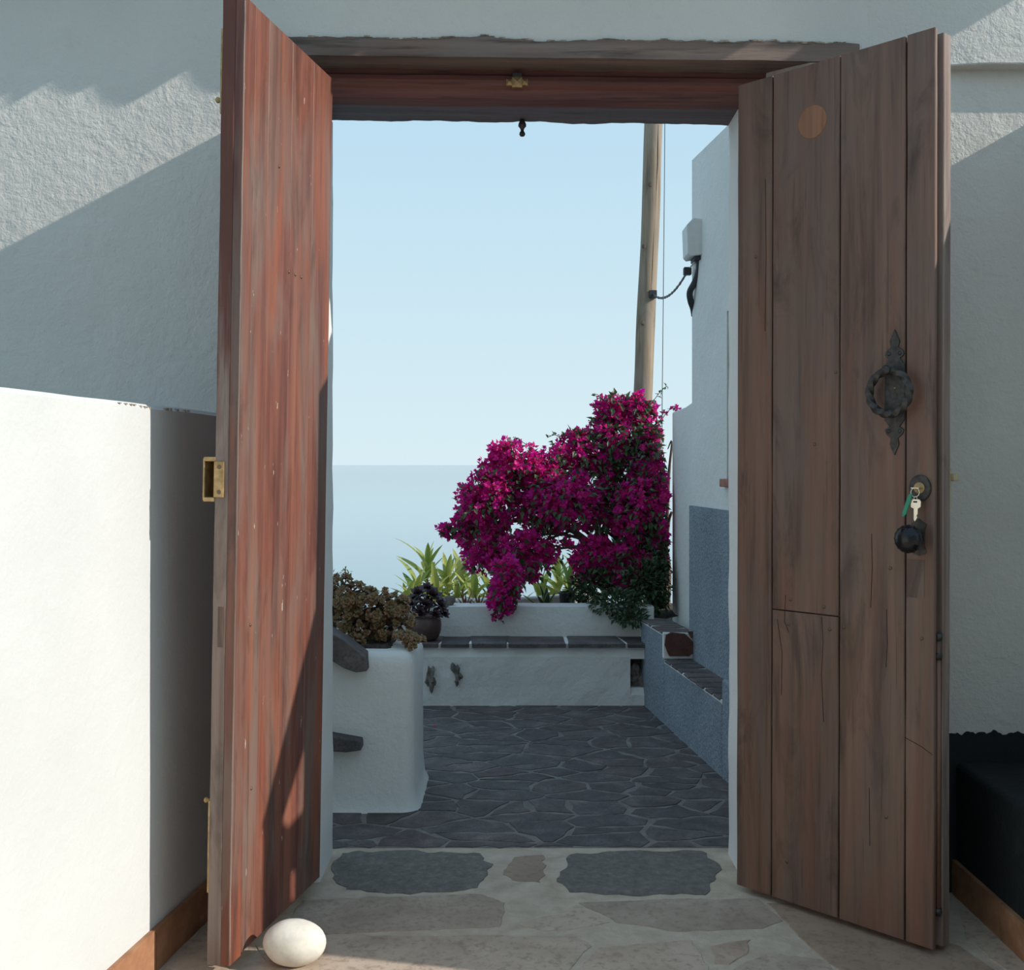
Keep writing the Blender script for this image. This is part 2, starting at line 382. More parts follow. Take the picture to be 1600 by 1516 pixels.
# floor
fl = MB().box(-3.2, 3.2, -1.7, 3.44, -.12, 0).build('floor', M['floor']); tag(fl, 'beige stone and mortar floor of the inner courtyard', 'floor', kind='structure')
RB = 1.19
blk = MB().box(RB, 1.52, 1.6, WF+.005, 0, .35).build('wall_step', M['black'], bevel=.015); tag(blk, 'low black painted step against the foot of the wall', 'step', kind='structure')
bb = empty('baseboard_right', (RB, 2.6, 0)); tag(bb, 'terracotta skirting tiles along the black step', 'skirting', kind='structure')
tm2 = MB().box(-.012, 0, -.148, .148, 0, .09).mesh('skirting_tile', M['terracotta'])
for i in range(5):
    o = link('tile', tm2, None, bb); o.location = (0, .295-.30*i, 0)
# stair parapet beyond the right edge of the frame (casts the shade on that side)
X0 = 1.52; yz = lambda a, z, h: (h, a, z)
pp = MB()
for poly in ([(2.455, 0), (3.06, 0), (3.06, 2.14), (2.66, 2.14), (2.50, 1.86), (2.455, 1.64)], [(2.20, 0), (2.285, 0), (2.285, 1.50), (2.20, 1.47)],
             [(2.19, 1.47), (2.285, 1.465), (2.47, 1.63), (2.52, 1.90), (2.48, 1.84)], [(2.298, 0), (2.36, 0), (2.36, 1.40), (2.31, 1.43), (2.298, 1.43)],
             [(2.41, 0), (2.46, 0), (2.46, 1.40), (2.41, 1.40)], [(2.36, 0), (2.41, 0), (2.41, 1.19), (2.36, 1.22)], [(2.36, 1.32), (2.41, 1.30), (2.41, 1.40), (2.36, 1.40)]):
    pp.prism(poly, X0, X0+.08, yz)
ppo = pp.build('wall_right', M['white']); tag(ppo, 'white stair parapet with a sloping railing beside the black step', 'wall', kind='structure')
wbk = MB().box(-3.2, 3.2, -1.7, -1.5, 0, 3.1).build('sky_shade_wall', M['plaster']); tag(wbk, 'unseen plastered wall opposite the doorway, added to dim the sky light', 'wall', kind='structure')  # added out of view to cut sky light on the door wall
# tiled eave over the wall
ev = empty('roof_eave', (.07, WF, 2.715)); tag(ev, 'clay tiled eave along the top of the courtyard wall', 'roof', kind='structure')
MB().box(-2.4, 2.0, -.13, .30, -.035, .01).build('eave_board', M['woodR'], ev)
def half_tile(r, up, L=.5, t=.012, n=10, taper=.85):
    t_ = MB(); vsx = []
    for k, y in enumerate((-.25, -.25+L)):
        for rad in (r, r-t):
            q = rad*(taper if (k == 1) == up else 1.0)
            for i in range(n+1):
                a = math.pi*i/n; vsx.append((q*math.cos(a), y, (q*math.sin(a) if up else -q*math.sin(a))+(.18*(y+.25))))
    m_ = n+1; fs = []
    for i in range(n):
        fs += [(i, i+1, 2*m_+i+1, 2*m_+i), (m_+i+1, m_+i, 3*m_+i, 3*m_+i+1), (i+1, i, m_+i, m_+i+1), (2*m_+i, 2*m_+i+1, 3*m_+i+1, 3*m_+i)]
    fs += [(0, 2*m_, 3*m_, m_), (n, m_+n, 3*m_+n, 2*m_+n)]
    t_.add(vsx, fs); return t_.mesh('roof_tile', M['roof'])
cov, cha = half_tile(.078, True), half_tile(.088, False)
rr = random.Random(11)
for i in range(23):
    x = -2.3+.19*i
    o = link('cover_tile', cov, None, ev); o.location = (x+.095+rr.uniform(-.012, .012), rr.uniform(-.045, .045), .055); o.rotation_euler = (0, 0, rr.uniform(-.03, .03))
    o = link('channel_tile', cha, None, ev); o.location = (x, .02+rr.uniform(-.045, .035), .085)

# ------------------------------------------------------------------ lintel
def beam(x0, x1, y0, y1, z0, z1, amp, seed, n=60, ztop_noise=0, slope=0.0):
    b_ = MB(); vsx = []
    for i in range(n+1):
        x = x0+(x1-x0)*i/n; s_ = -slope*x
        nz = lambda k: amp*mnoise.noise(Vector((x*7, k*5.3, seed)))+amp*.5*mnoise.noise(Vector((x*26, k*5.3, seed+4)))
        vsx += [(x, y0+nz(0)*.4, z0+s_+nz(1)*.3), (x, y1+nz(2)*.3, z0+s_+nz(3)), (x, y1, z1+s_), (x, y0+nz(0)*.4, z1+s_+ztop_noise*(mnoise.noise(Vector((x*5, 9, seed)))+.6*mnoise.noise(Vector((x*21, 3, seed)))))]
    fs = [(i*4+k, i*4+(k+1) % 4, i*4+4+(k+1) % 4, i*4+4+k) for i in range(n) for k in range(4)]+[(3, 2, 1, 0), tuple(n*4+k for k in range(4))]
    return b_.add(vsx, fs)
SL = .012
t1 = beam(-.66, .93, WF-.010, WM+.01, 2.238, 2.288, .004, 1.0, 90, .010, SL).build('trim_1', M['beam'])
tag(t1, 'weathered grey brown lintel beam with a crumbling plaster edge', 'lintel', kind='structure')
cr = MB(); rr = random.Random(3)
for i in range(260):
    x = rr.uniform(-.66, .93); zt = 2.288-SL*x+.010*(mnoise.noise(Vector((x*5, 9, 1.0)))+.6*mnoise.noise(Vector((x*21, 3, 1.0))))
    if rr.random() < .5+.6*mnoise.noise(Vector((x*6, 2, 2))):
        a = rr.uniform(.003, .011); z = zt+rr.uniform(-.001, .003)
        cr.add([(x+dx*a+rr.uniform(-.002, .002), WF-.011+dy*.006, z+dz*a*.35) for dx, dy, dz in ((-1, 0, -1), (1, 0, -1), (1, 1, 1), (-1, 1, 1), (-.6, 2, 1), (.6, 2, 1))],
               [(0, 1, 2, 3), (3, 2, 5, 4), (0, 3, 4), (1, 5, 2), (0, 4, 5, 1)])
cr.build('crumbled_plaster', M['crumb'], t1)['kind'] = 'stuff'
# frame head with a rounded moulding
prof = [(WM-.002, 2.243), (WM-.002, 2.225), (WM-.012, 2.218), (WM-.016, 2.205), (WM-.013, 2.192), (WM-.004, 2.184), (WM-.003, 2.170), (WM-.001, 2.158), (WM+.06, 2.156), (WM+.06, 2.243)]
hd = MB(); vsx = []; nn = 50
for i in range(nn+1):
    x = -.60+1.32*i/nn
    for k, (y, z) in enumerate(prof): vsx.append((x, y+.0015*mnoise.noise(Vector((x*9, k*.7, 2))), z-SL*x+.002*mnoise.noise(Vector((x*8, k*.4, 7)))))
K = len(prof)
hd.add(vsx, [(i*K+k, i*K+(k+1) % K, i*K+K+(k+1) % K, i*K+K+k) for i in range(nn) for k in range(K)]+[tuple(range(K-1, -1, -1)), tuple(nn*K+k for k in range(K))])
t2 = hd.build('trim_2', M['head']); tag(t2, 'dark red moulded door frame head under the lintel beam', 'door frame', kind='structure')
t3 = beam(-.60, .70, WM+.05, WB+.012, 2.158, 2.26, .006, 5.0, 80, 0, SL).build('trim_3', M['outer'])
tag(t3, 'blue grey weathered outer lintel beam above the doorway', 'lintel', kind='structure')
lp = empty('latch_keeper', at(808, 129, WM-.016)); tag(lp, 'small bronze latch keeper with pyramid studs on the frame head', 'latch')
for dx, dz, a, nm in ((0, 0, .014, 'pyramid_stud'), (-.021, 0, .009, 'side_stud'), (.021, 0, .009, 'side_stud')):
    MB().add([(dx-a, .004, dz-a), (dx+a, .004, dz-a), (dx+a, .004, dz+a), (dx-a, .004, dz+a), (dx-a, -.004, dz-a), (dx+a, -.004, dz-a), (dx+a, -.004, dz+a), (dx-a, -.004, dz+a), (dx, -.012, dz)],
             [(0, 1, 5, 4), (1, 2, 6, 5), (2, 3, 7, 6), (3, 0, 4, 7), (4, 5, 8), (5, 6, 8), (6, 7, 8), (7, 4, 8)]).build(nm, M['brass'], lp)
MB().box(-.013, .013, -.004, .02, .014, .028).build('bracket', M['iron'], lp, bevel=.002)
pd = MB().lathe([(.006, .012), (.008, 0), (.011, -.006), (.012, -.014), (.006, -.021), (.0045, -.027), (.008, -.033), (.009, -.038), (.006, -.043), (.001, -.044)], 14)
pdo = pd.build('turned_pendant', M['iron'], smooth=True, loc=at(816, 190, WB-.01)); tag(pdo, 'small dark turned finial hanging below the lintel', 'finial')

# ------------------------------------------------------------------ door leaves
def plank(u0, u1, y0, y1, z0, z1, seed, n=26, amp=.0016, jag=.006):
    b_ = MB(); vsx = []
    for i in range(n+1):
        z = z0+(z1-z0)*i/n
        a = amp*mnoise.noise(Vector((z*5, seed, 0)))+amp*.5*mnoise.noise(Vector((z*22, seed, 3))); c = amp*mnoise.noise(Vector((z*5, seed+7, 1)))+amp*.5*mnoise.noise(Vector((z*22, seed, 8)))
        bl = .002 if y1 > y0 else -.002
        zz = z+(jag*.4*mnoise.noise(Vector((seed, 1, 1))) if i in (0, n) else 0)
        vsx += [(u0+a, y0+bl, zz), (u0+a+.002, y0, zz), (u1+c-.002, y0, zz), (u1+c, y0+bl, zz), (u1+c, y1, zz), (u0+a, y1, zz)]
    fs = [(i*6+k, i*6+(k+1) % 6, i*6+6+(k+1) % 6, i*6+6+k) for i in range(n) for k in range(6)]+[tuple(range(5, -1, -1)), tuple(n*6+k for k in range(6))]
    return b_.add(vsx, fs)
def leaf_root(name, hinge, d, tilt):
    o = empty(name); a = math.atan2(d[1], d[0])
    o.rotation_mode = 'QUATERNION'
    o.matrix_basis = Matrix.Translation((hinge[0], hinge[1], 0)) @ Matrix.Rotation(tilt, 4, 'Y') @ Matrix.Rotation(a, 4, 'Z')
    return o
def head(parent, u, y, z, r, mat, sgn, name='nail'):
    # round nail or screw head on a face whose outward normal is -sgn*y
    Mx = Matrix.Translation((u, y, z)) @ Matrix.Rotation(math.radians(90)*sgn, 4, 'X')
    return MB().lathe([(r, -.002), (r, .0008), (r*.7, .0022), (r*.15, .0026)], 10, Mx).build(name, mat, parent, smooth=True)
# --- right leaf
dR = Vector((.676, -.737)); WR = .562; ZB, ZTOP = .018, 2.168
R = leaf_root('door_2', (.603, 3.06), dR, .002)
tag(R, 'brown plank door leaf with iron ring handle and keys', 'door', kind='structure')
g = .0016
for (u0, u1, z0, z1, sd) in ((0, .112, ZB, ZTOP, 1), (.112, .311, .772, ZTOP, 2), (.112, .311, ZB, .768, 3), (.311, .488, ZB, ZTOP, 4), (.488, WR, ZB, ZTOP+.001, 5)):
    plank(u0+g, u1-g, 0, .011, z0, z1, sd).build('plank', M['woodR'], R)
MB().box(.004, WR-.014, .011, .034, ZB+.01, ZTOP-.01).build('backing', M['woodR'], R)
plank(WR-.075, WR+.003, .034, .067, ZB, ZTOP-.004, 21, amp=.001).build('edge_strip', M['woodE'], R)
plank(.002, .08, .030, .062, ZB, ZTOP-.004, 22).build('hinge_stile', M['woodR'], R)
for z in (.12, 1.05, 1.95):
    MB().box(.08, WR-.075, .030, .055, z, z+.11).build('rail', M['woodR'], R)
cp = MB(); cp.lathe([(.042, -.004), (.042, .0008), (.0405, .0016)], 28, Matrix.Translation((.232, 0, 2.02)) @ Matrix.Rotation(math.radians(90), 4, 'X'))
cp.build('round_patch', M['wood_patch'], R)
pi = MB().box(.492, .536, -.0012, .004, .835, .925).build('inset_patch', M['woodR'], R); pi['label'] = 'small grey wooden inset below the knob'
for (u, z) in ((.325, .745), (.17, .80), (.165, .735), (.268, .79), (.285, .735), (.53, .74), (.30, 1.38), (.44, .30), (.16, .12), (.45, .9), (.06, 1.7), (.24, 1.2)):
    head(R, u, 0, z, .0045, M['screw'], 1)
for pts in ([(.489, .50), (.51, .493), (.53, .486), (.557, .472)], [(.13, .745), (.145, .66), (.143, .55)], [(.262, .765), (.266, .70), (.262, .62), (.268, .50)], [(.155, .81), (.152, .74), (.165, .715)], [(.40, .98), (.402, .90), (.398, .80)], [(.44, .80), (.442, .72), (.439, .66)], [(.09, 1.9), (.093, 1.7), (.09, 1.5)], [(.395, .36), (.397, .22)]):
    MB().tube([(u, .0003, z) for u, z in pts], .0012, 5).build('crack', M['wood_dark'], R)
# rod in the edge groove
rod = MB(); rod.tube([(WR-.004, .025, .10), (WR-.004, .025, .74)], .0065, 10); rod.build('bolt_rod', M['woodR'], R, smooth=True)
for z in (.10, .70, .745): MB().lathe([(.009, -.008), (.010, 0), (.009, .008)], 12, Matrix.Translation((WR-.004, .025, z))).build('rod_collar', M['iron'], R, smooth=True)
# ring handle
hp = [(0, .151), (.013, .122), (.009, .108), (.021, .100), (.025, .090), (.014, .081), (.021, .071), (.026, .066), (.026, -.066), (.021, -.072), (.013, -.082), (.025, -.090), (.021, -.1), (.009, -.110), (.012, -.124), (0, -.151)]
poly = hp+[(-a, b_) for a, b_ in hp[-2:0:-1]]
KU, KZ = .461, 1.322
pl = MB().prism([(KU+a, KZ+z) for a, z in poly][::-1], -.004, .001, lambda a, z, h: (a, h, z)).build('ring_plate', M['iron'], R, bevel=.001, seg=1)
for sx in (-.014, .014):
    for z in (.093, -.093): head(pl, KU+sx, -.004, KZ+z, .0052, M['iron'], 1, 'screw')
head(pl, KU+.002, -.004, KZ+.01, .003, M['brass'], 1, 'rivet')
def twisted_ring(Rm, a, turns, n=120):
    b_ = MB(); vsx = []
    for i in range(n):
        th = 2*math.pi*i/n; c = Vector((math.sin(th)*Rm, 0, math.cos(th)*Rm)); r_ = Vector((math.sin(th), 0, math.cos(th)))
        for k in range(4):
            ph = turns*th+math.pi/2*k+math.pi/4; vsx.append(tuple(c+(r_*math.cos(ph)+Vector((0, 1, 0))*math.sin(ph))*a))
    fs = [(i*4+k, i*4+(k+1) % 4, ((i+1) % n)*4+(k+1) % 4, ((i+1) % n)*4+k) for i in range(n) for k in range(4)]
    return b_.add(vsx, fs)
rg = twisted_ring(.051, .0115, 3).build('handle_ring', M['iron'], R, bevel=.0015, seg=1); rg.location = (KU+.002, -.032, KZ-.002)
pv = MB(); pv.tube([(KU, 0, KZ+.051), (KU, -.046, KZ+.051)], .0085, 12); pv.lathe([(.010, 0), (.012, .005), (.009, .009)], 12, Matrix.Translation((KU, -.040, KZ+.051)) @ Matrix.Rotation(math.radians(90), 4, 'X'))
pv.build('ring_pivot', M['iron'], R, smooth=True)
# lock, knob
LU, LZ = .5265, 1.094
es = MB().lathe([(.027, -.001), (.027, .004), (.024, .006)], 26, Matrix.Translation((LU, 0, LZ)) @ Matrix.Rotation(math.radians(90), 4, 'X') @ Matrix.Scale(1.15, 4, (0, 1, 0))).build('escutcheon', M['iron'], R, smooth=False)
MB().lathe([(.0135, 0), (.0135, .0075), (.011, .0085)], 20, Matrix.Translation((LU, 0, LZ)) @ Matrix.Rotation(math.radians(90), 4, 'X')).build('lock_cylinder', M['brass'], es)
KB = (.523, .976)
ps = [(0, .046), (.010, .038), (.019, .034), (.017, .026), (.014, .018), (.014, -.018), (.017, -.026), (.019, -.034), (.010, -.038), (0, -.042)]
MB().prism([(KB[0]+a, KB[1]+z) for a, z in ps+[(-a, z) for a, z in ps[-2:0:-1]]][::-1], -.003, .001, lambda a, z, h: (a, h, z)).build('knob_plate', M['iron'], R)
kb = MB(); pr = [(.013, 0), (.010, .008), (.009, .022), (.017, .027), (.028, .036), (.034, .048), (.033, .058), (.026, .068), (.014, .074), (.002, .076)]
nk = 48
Mx = Matrix.Translation((KB[0], 0, KB[1])) @ Matrix.Rotation(math.radians(90), 4, 'X')
vsx = []
for i, (r, z) in enumerate(pr):
    for k in range(nk):
        a = 2*math.pi*k/nk; q = r*(1-.05*(1 if i > 3 else 0)*abs(math.sin(a*8)) if i < 9 else 1); vsx.append(tuple(Mx @ Vector((q*math.cos(a), q*math.sin(a), z))))
kb.add(vsx, [(i*nk+k, i*nk+(k+1) % nk, (i+1)*nk+(k+1) % nk, (i+1)*nk+k) for i in range(len(pr)-1) for k in range(nk)]+[tuple((len(pr)-1)*nk+k for k in range(nk))])
kb.build('knob', M['knob'], R, smooth=True)
# rim lock on the back of the leaf
rl = MB().box(WR-.10, WR-.004, .066, .092, LZ-.052, LZ+.046).build('rim_lock', M['brass_light'], R, bevel=.004)
MB().box(WR-.02, WR+.006, .084, .108, LZ+.016, LZ+.034).build('latch_bolt', M['brass_light'], rl, bevel=.002)
# --- keys hanging from the lock (their own thing)
kr = empty('key_ring'); kr.matrix_basis = R.matrix_basis @ Matrix.Translation((LU, -.012, LZ)); kr.rotation_mode = 'QUATERNION'; kr.matrix_basis = R.matrix_basis @ Matrix.Translation((LU, -.012, LZ))
tag(kr, 'keys on a ring with a green tag hanging from the door lock', 'keys')
def torus(Rm, r, n=28, k=8, Mx=Matrix()):
    b_ = MB(); vsx = []
    for i in range(n):
        th = 2*math.pi*i/n
        for j in range(k):
            ph = 2*math.pi*j/k; vsx.append(tuple(Mx @ Vector(((Rm+r*math.cos(ph))*math.cos(th), r*math.sin(ph), (Rm+r*math.cos(ph))*math.sin(th)))))
    return b_.add(vsx, [(i*k+j, i*k+(j+1) % k, ((i+1) % n)*k+(j+1) % k, ((i+1) % n)*k+j) for i in range(n) for j in range(k)])
MB().box(-.010, .010, -.016, .010, -.001, .0015).build('key_in_lock', M['steel'], kr, bevel=.0005)
torus(.0105, .0011, Mx=Matrix.Translation((0, -.014, -.010))).build('split_ring', M['steel'], kr, smooth=True)
MB().prism([(x, z) for x, z in ((-.004, 0), (.004, 0), (.006, -.01), (.006, -.047), (.003, -.053), (-.003, -.053), (-.006, -.047), (-.006, -.01))], -.002, .002, lambda a, z, h: (-.009+a*.9+z*.34, -.018+h, -.014+z)).build('green_tag', M['green'], kr, bevel=.001)
torus(.004, .0008, 14, 6, Mx=Matrix.Translation((.001, -.014, -.0235))).build('chain_link', M['steel'], kr, smooth=True)
kp = [(-.012, -.030), (-.008, -.026), (.010, -.026), (.014, -.031), (.013, -.044), (.006, -.048), (.006, -.060), (.003, -.064), (.005, -.068), (.002, -.074), (-.001, -.078), (-.004, -.074), (-.004, -.048), (-.011, -.045)]
MB().prism([(a+.001, z) for a, z in kp][::-1], -.0012, .0012, lambda a, z, h: (a, -.014+h, z)).build('key', M['steel'], kr, bevel=.0004, seg=1)
MB().box(-.004, .006, -.0155, -.0122, -.034, -.030).build('painted_key_hole', M['iron'], kr)  # solid piece; its dark colour stands in for the open hole

# --- left leaf
dL = Vector((-.2, -.98)).normalized(); WL = .552; ZB, ZTOP = .034, 2.186
Lf = leaf_root('door_1', (-.518, 3.06), dL, .0165)
tag(Lf, 'sunlit reddish plank door leaf propped open by a pebble', 'door', kind='structure')
for (u0, u1, sd) in ((0, .135, 31), (.135, .275, 32), (.275, .415, 33), (.415, .492, 34)):
    plank(u0+g*.6, u1-g*.6, 0, -.018, ZB+.004, ZTOP, sd, amp=.0012).build('plank', M['woodL'], Lf)
plank(.492+g, WL-.0005, .0015, -.020, ZB, ZTOP, 35, amp=.0022).build('plank', M['woodL'], Lf)
plank(WL-.07, WL, -.020, -.052, ZB-.002, ZTOP-.002, 36, amp=.003, n=40).build('edge_stile', M['woodW'], Lf)
plank(.0, .07, -.018, -.050, ZB, ZTOP-.002, 37).build('hinge_stile', M['woodL'], Lf)
MB().box(.06, WL-.07, -.030, -.018, ZB+.01, ZTOP-.01).build('backing', M['woodL'], Lf)
bd = MB(); bd.tube([(WL-.001, .000+.0012*mnoise.noise(Vector((i*.4, 1, 0))), ZB+.01+(ZTOP-ZB-.02)*i/60) for i in range(61)], .002, 6); bd.build('worn_corner', M['woodE'], Lf, smooth=True)
for z in (.15, 1.05, 1.95): MB().box(.07, WL-.07, -.050, -.030, z, z+.1).build('rail', M['woodL'], Lf)
for (u, z) in ((.2, 1.62), (.24, 1.62), (.28, 1.62), (.35, 1.86), (.47, .78), (.45, .40)):
    head(Lf, u, 0.0, z, .004, M['screw'], -1)
# strip mortised into the edge
MB().box(WL-.002, WL+.0008, -.040, -.026, .74, .83).build('edge_inlay', M['woodR'], Lf)
# lock keeper: plate on the edge and hollow box on the back
kz = 1.113
kpz = MB().box(WL-.001, WL+.004, -.054, -.030, kz-.04, kz+.04).build('lock_keeper', M['brass'], Lf, bevel=.0012)
bx = MB()
x0, x1 = WL-.055, WL+.002
bx.box(x0, x1, -.080, -.052, kz+.040, kz+.050); bx.box(x0, x1, -.080, -.052, kz-.050, kz-.040); bx.box(x0, x1, -.0815, -.0765, kz-.048, kz+.048); bx.box(x0, x0+.004, -.080, -.052, kz-.045, kz+.045)
bx.build('keeper_box', M['brass'], kpz, bevel=.002)
for z in (.028, -.028):
    Mx = Matrix.Translation((WL+.004, -.041, kz+z)) @ Matrix.Rotation(math.radians(90), 4, 'Y')
    MB().lathe([(.0052, -.001), (.005, .0008), (.003, .0012)], 14, Mx).build('screw', M['screw'], kpz)
# two brass bolts on the back
for (z0, z1, zk) in ((.19, .395, .392), (1.93, 2.12, 1.965)):
    br = MB().box(WL-.050, WL-.004, -.058, -.052, z0, z1).build('slide_bolt', M['brass'], Lf, bevel=.001)
    Mx = Matrix.Translation((WL-.02, -.056, zk)) @ Matrix.Rotation(math.radians(90), 4, 'X')
    MB().lathe([(.0035, 0), (.0035, .008), (.0065, .012), (.007, .016), (.004, .019)], 12, Mx @ Matrix.Rotation(math.pi, 4, 'X') @ Matrix.Rotation(math.pi, 4, 'X')).build('bolt_knob', M['brass'], br, smooth=True)

# ------------------------------------------------------------------ floor stones inside
rr = random.Random(8)
def fstone(px, mat, name, z1, seed, amp=.011, b_=.002):
    poly = [gnd(*p) for p in px]
    area = sum(poly[i].x*poly[(i+1) % len(poly)].y-poly[(i+1) % len(poly)].x*poly[i].y for i in range(len(poly)))
    if area < 0: poly = poly[::-1]
    c = sum(poly, Vector((0, 0)))/len(poly)
    q = [(x-c.x, y-c.y) for x, y in rough_poly(poly, .018, amp, seed)]
    o = MB().stone(q, -.02, .001+z1*.35, .001).build(name, mat, fl, loc=(c.x, c.y, 0))
    return o
fstone([(532, 1334), (640, 1330), (750, 1335), (764, 1352), (748, 1388), (640, 1398), (540, 1392), (516, 1365)], M['basalt'], 'threshold_stone', .004, 1)
fstone([(892, 1336), (1000, 1330), (1098, 1331), (1124, 1352), (1108, 1400), (1000, 1400), (890, 1394), (872, 1378)], M['basalt'], 'threshold_stone', .004, 2)
fstone([(800, 1340), (848, 1336), (850, 1360), (846, 1380), (800, 1377), (782, 1368)], M['flag2'], 'threshold_stone', .002, 3)
for i, px in enumerate([
    [(470, 1408), (600, 1402), (756, 1398), (788, 1412), (782, 1448), (700, 1452), (560, 1458), (432, 1468)],
    [(806, 1444), (850, 1434), (905, 1420), (935, 1430), (950, 1442), (900, 1452), (850, 1456)],
    [(905, 1412), (1040, 1406), (1186, 1406), (1225, 1440), (1190, 1452), (1060, 1456), (965, 1442)],
    [(400, 1478), (520, 1466), (700, 1462), (900, 1464), (924, 1480), (896, 1512), (860, 1545), (520, 1545), (430, 1530)],
    [(934, 1482), (1080, 1470), (1092, 1490), (1110, 1512), (1090, 1545), (880, 1545)],
    [(1112, 1480), (1170, 1468), (1168, 1492), (1140, 1508), (1116, 1506)],
    [(1150, 1512), (1200, 1490), (1290, 1500), (1330, 1545), (1110, 1545)]]):
    fstone(px, M['flag'], 'flagstone', .003, 10+i, .005)
fstone([(1200, 1412), (1250, 1412), (1340, 1430), (1500, 1480), (1560, 1520), (1540, 1545), (1350, 1545), (1280, 1494), (1236, 1450)], M['flag2'], 'flagstone', .002, 30, .004)
fstone([(1500, 1420), (1540, 1440), (1600, 1500), (1620, 1540), (1570, 1515), (1510, 1470)], M['flag'], 'flagstone', .002, 31, .004)
fstone([(260, 1500), (330, 1440), (345, 1500), (380, 1545), (250, 1545)], M['flag'], 'flagstone', .002, 32, .004)
pb = MB(); vsx = []; n1, n2 = 20, 32
for i in range(n1+1):
    th = math.pi*i/n1
    for k in range(n2):
        a = 2*math.pi*k/n2; v = Vector((math.sin(th)*math.cos(a), math.sin(th)*math.sin(a), math.cos(th)))
        s_ = 1+.05*mnoise.noise(v*1.4+Vector((3, 1, 2)))
        vsx.append((v.x*.0705*s_, v.y*.052*s_, v.z*.0525*s_))
pb.add(vsx, [(i*n2+k, i*n2+(k+1) % n2, (i+1)*n2+(k+1) % n2, (i+1)*n2+k) for i in range(n1) for k in range(n2)])
pbo = pb.build('pebble', M['pebble'], smooth=True); pp_ = gnd(460, 1508); pbo.location = (pp_.x, pp_.y, .0515); pbo.rotation_euler = (0, .06, .15)
tag(pbo, 'smooth round white pebble used as a doorstop on the floor', 'pebble')

# ------------------------------------------------------------------ outside: pavement
SB = lambda y: .628+(5.38-y)*.114        # face of the blue side bench
HW = lambda y: 1.381-.115*y              # face of the neighbouring house
pv = MB().box(-3.0, 1.2, 3.40, 5.60, -.12, .0015).build('pavement', M['mortar']); tag(pv, 'dark slate crazy paving outside the doorway', 'pavement', kind='structure')
rr = random.Random(21); seeds = []
ys = 3.36; row = 0
while ys < 5.5:
    xs = -1.1+rr.uniform(0, .2)
    while xs < 1.05:
        seeds.append(Vector((xs+rr.uniform(-.07, .07), ys+rr.uniform(-.06, .06)))); xs += rr.uniform(.14, .36)
    ys += .098; row += 1
for i, c in enumerate(voronoi(seeds, -1.2, 1.05, 3.405, 5.40, .008, 1.5)):
    if len(c) < 3: continue
    ctr = sum(c, Vector((0, 0)))/len(c)
    if ctr.x > SB(ctr.y)+.1 or (ctr.x < -.42 and 3.9 < ctr.y < 4.1): continue
    q = [(x-ctr.x, y-ctr.y) for x, y in rough_poly(c, .04, .011, i*1.7)]
    MB().stone(q, -.02, .0035+rr.uniform(-.0006, .0008), .001, (rr.uniform(-.003, .003), rr.uniform(-.003, .003))).build('flagstone', M['slate'], pv, loc=(ctr.x, ctr.y, 0))
# petal on the paving
pt = gnd(680, 1137); po = MB().add([(-.008, -.006, .0), (.009, -.004, .004), (.006, .008, .001), (-.007, .006, .006)], [(0, 1, 2, 3)]).build('fallen_bract', M['bract'], loc=(pt.x, pt.y, .006))
tag(po, 'single magenta bract fallen on the slate paving', 'petal')

# ------------------------------------------------------------------ planter on the left
PX1 = -.325; pl_root = empty('planter', (-.62, 3.97, 0)); tag(pl_root, 'white rounded masonry planter holding the jade bush', 'planter')
def flared(x0, x1, y0, y1, z1, r, flare, n=6):
    # rounded-corner column with a soft top edge and a flared foot
    ring = []
    for cx, cy, a0 in ((x1-r, y0+r, -90), (x1-r, y1-r, 0), (x0+r, y1-r, 90), (x0+r, y0+r, 180)):
        for k in range(n+1):
            a = math.radians(a0+90*k/n); ring.append((cx, cy, math.cos(a), math.sin(a)))
    b_ = MB(); m_ = len(ring); lev = [(0, flare), (.012, flare*.75), (.03, flare*.3), (.06, .004), (.10, 0)]+[(z, 0) for z in (.2, .3, .4)]+[(z1-.045, 0), (z1-.02, -.008), (z1-.006, -.02), (z1, -.042)]
    vsx = [(cx+ca*(r+o), cy+sa*(r+o), z) for z, o in lev for cx, cy, ca, sa in ring]
    vsx = [(x+.002*mnoise.noise(Vector((x*6, y*6, z*6))), y+.002*mnoise.noise(Vector((x*6+9, y*6, z*6))), z) for x, y, z in vsx]
    fs = [(i*m_+k, i*m_+(k+1) % m_, (i+1)*m_+(k+1) % m_, (i+1)*m_+k) for i in range(len(lev)-1) for k in range(m_)]+[tuple((len(lev)-1)*m_+k for k in range(m_))]
    return b_.add(vsx, fs)
flared(-1.0, PX1, 3.75, 4.20, .525, .045, .022, 10).build('planter_body', M['white_out'], pl_root, smooth=True, world=True)
so_ = MB(); rr = random.Random(4)
gx, gy = 24, 12; vsx = [(-.94+.54*i/gx, 3.83+.30*j/gy, (.530+.010*rr.random() if 0 < i < gx and 0 < j < gy else .515)) for j in range(gy+1) for i in range(gx+1)]
so_.add(vsx, [(j*(gx+1)+i, j*(gx+1)+i+1, (j+1)*(gx+1)+i+1, (j+1)*(gx+1)+i) for j in range(gy) for i in range(gx)])
so_.build('soil', M['soil'], pl_root, world=True)
s1 = [at(*p, 3.75) for p in ((490, 968), (522, 985), (545, 999), (574, 1022), (577, 1044), (560, 1046), (542, 1040), (522, 1028), (490, 1008))]
MB().prism([(p.x, p.z) for p in s1], 3.69, 3.80, lambda a, z, h: (a, h, z)).build('slate_slab', M['slate'], pl_root, world=True, bevel=.004)
s2 = [at(*p, 3.75) for p in ((490, 1138), (522, 1144), (567, 1152), (568, 1166), (545, 1169), (490, 1166))]
MB().prism([(p.x, p.z) for p in s2], 3.69, 3.80, lambda a, z, h: (a, h, z)).build('slate_slab', M['slate'], pl_root, world=True, bevel=.004)

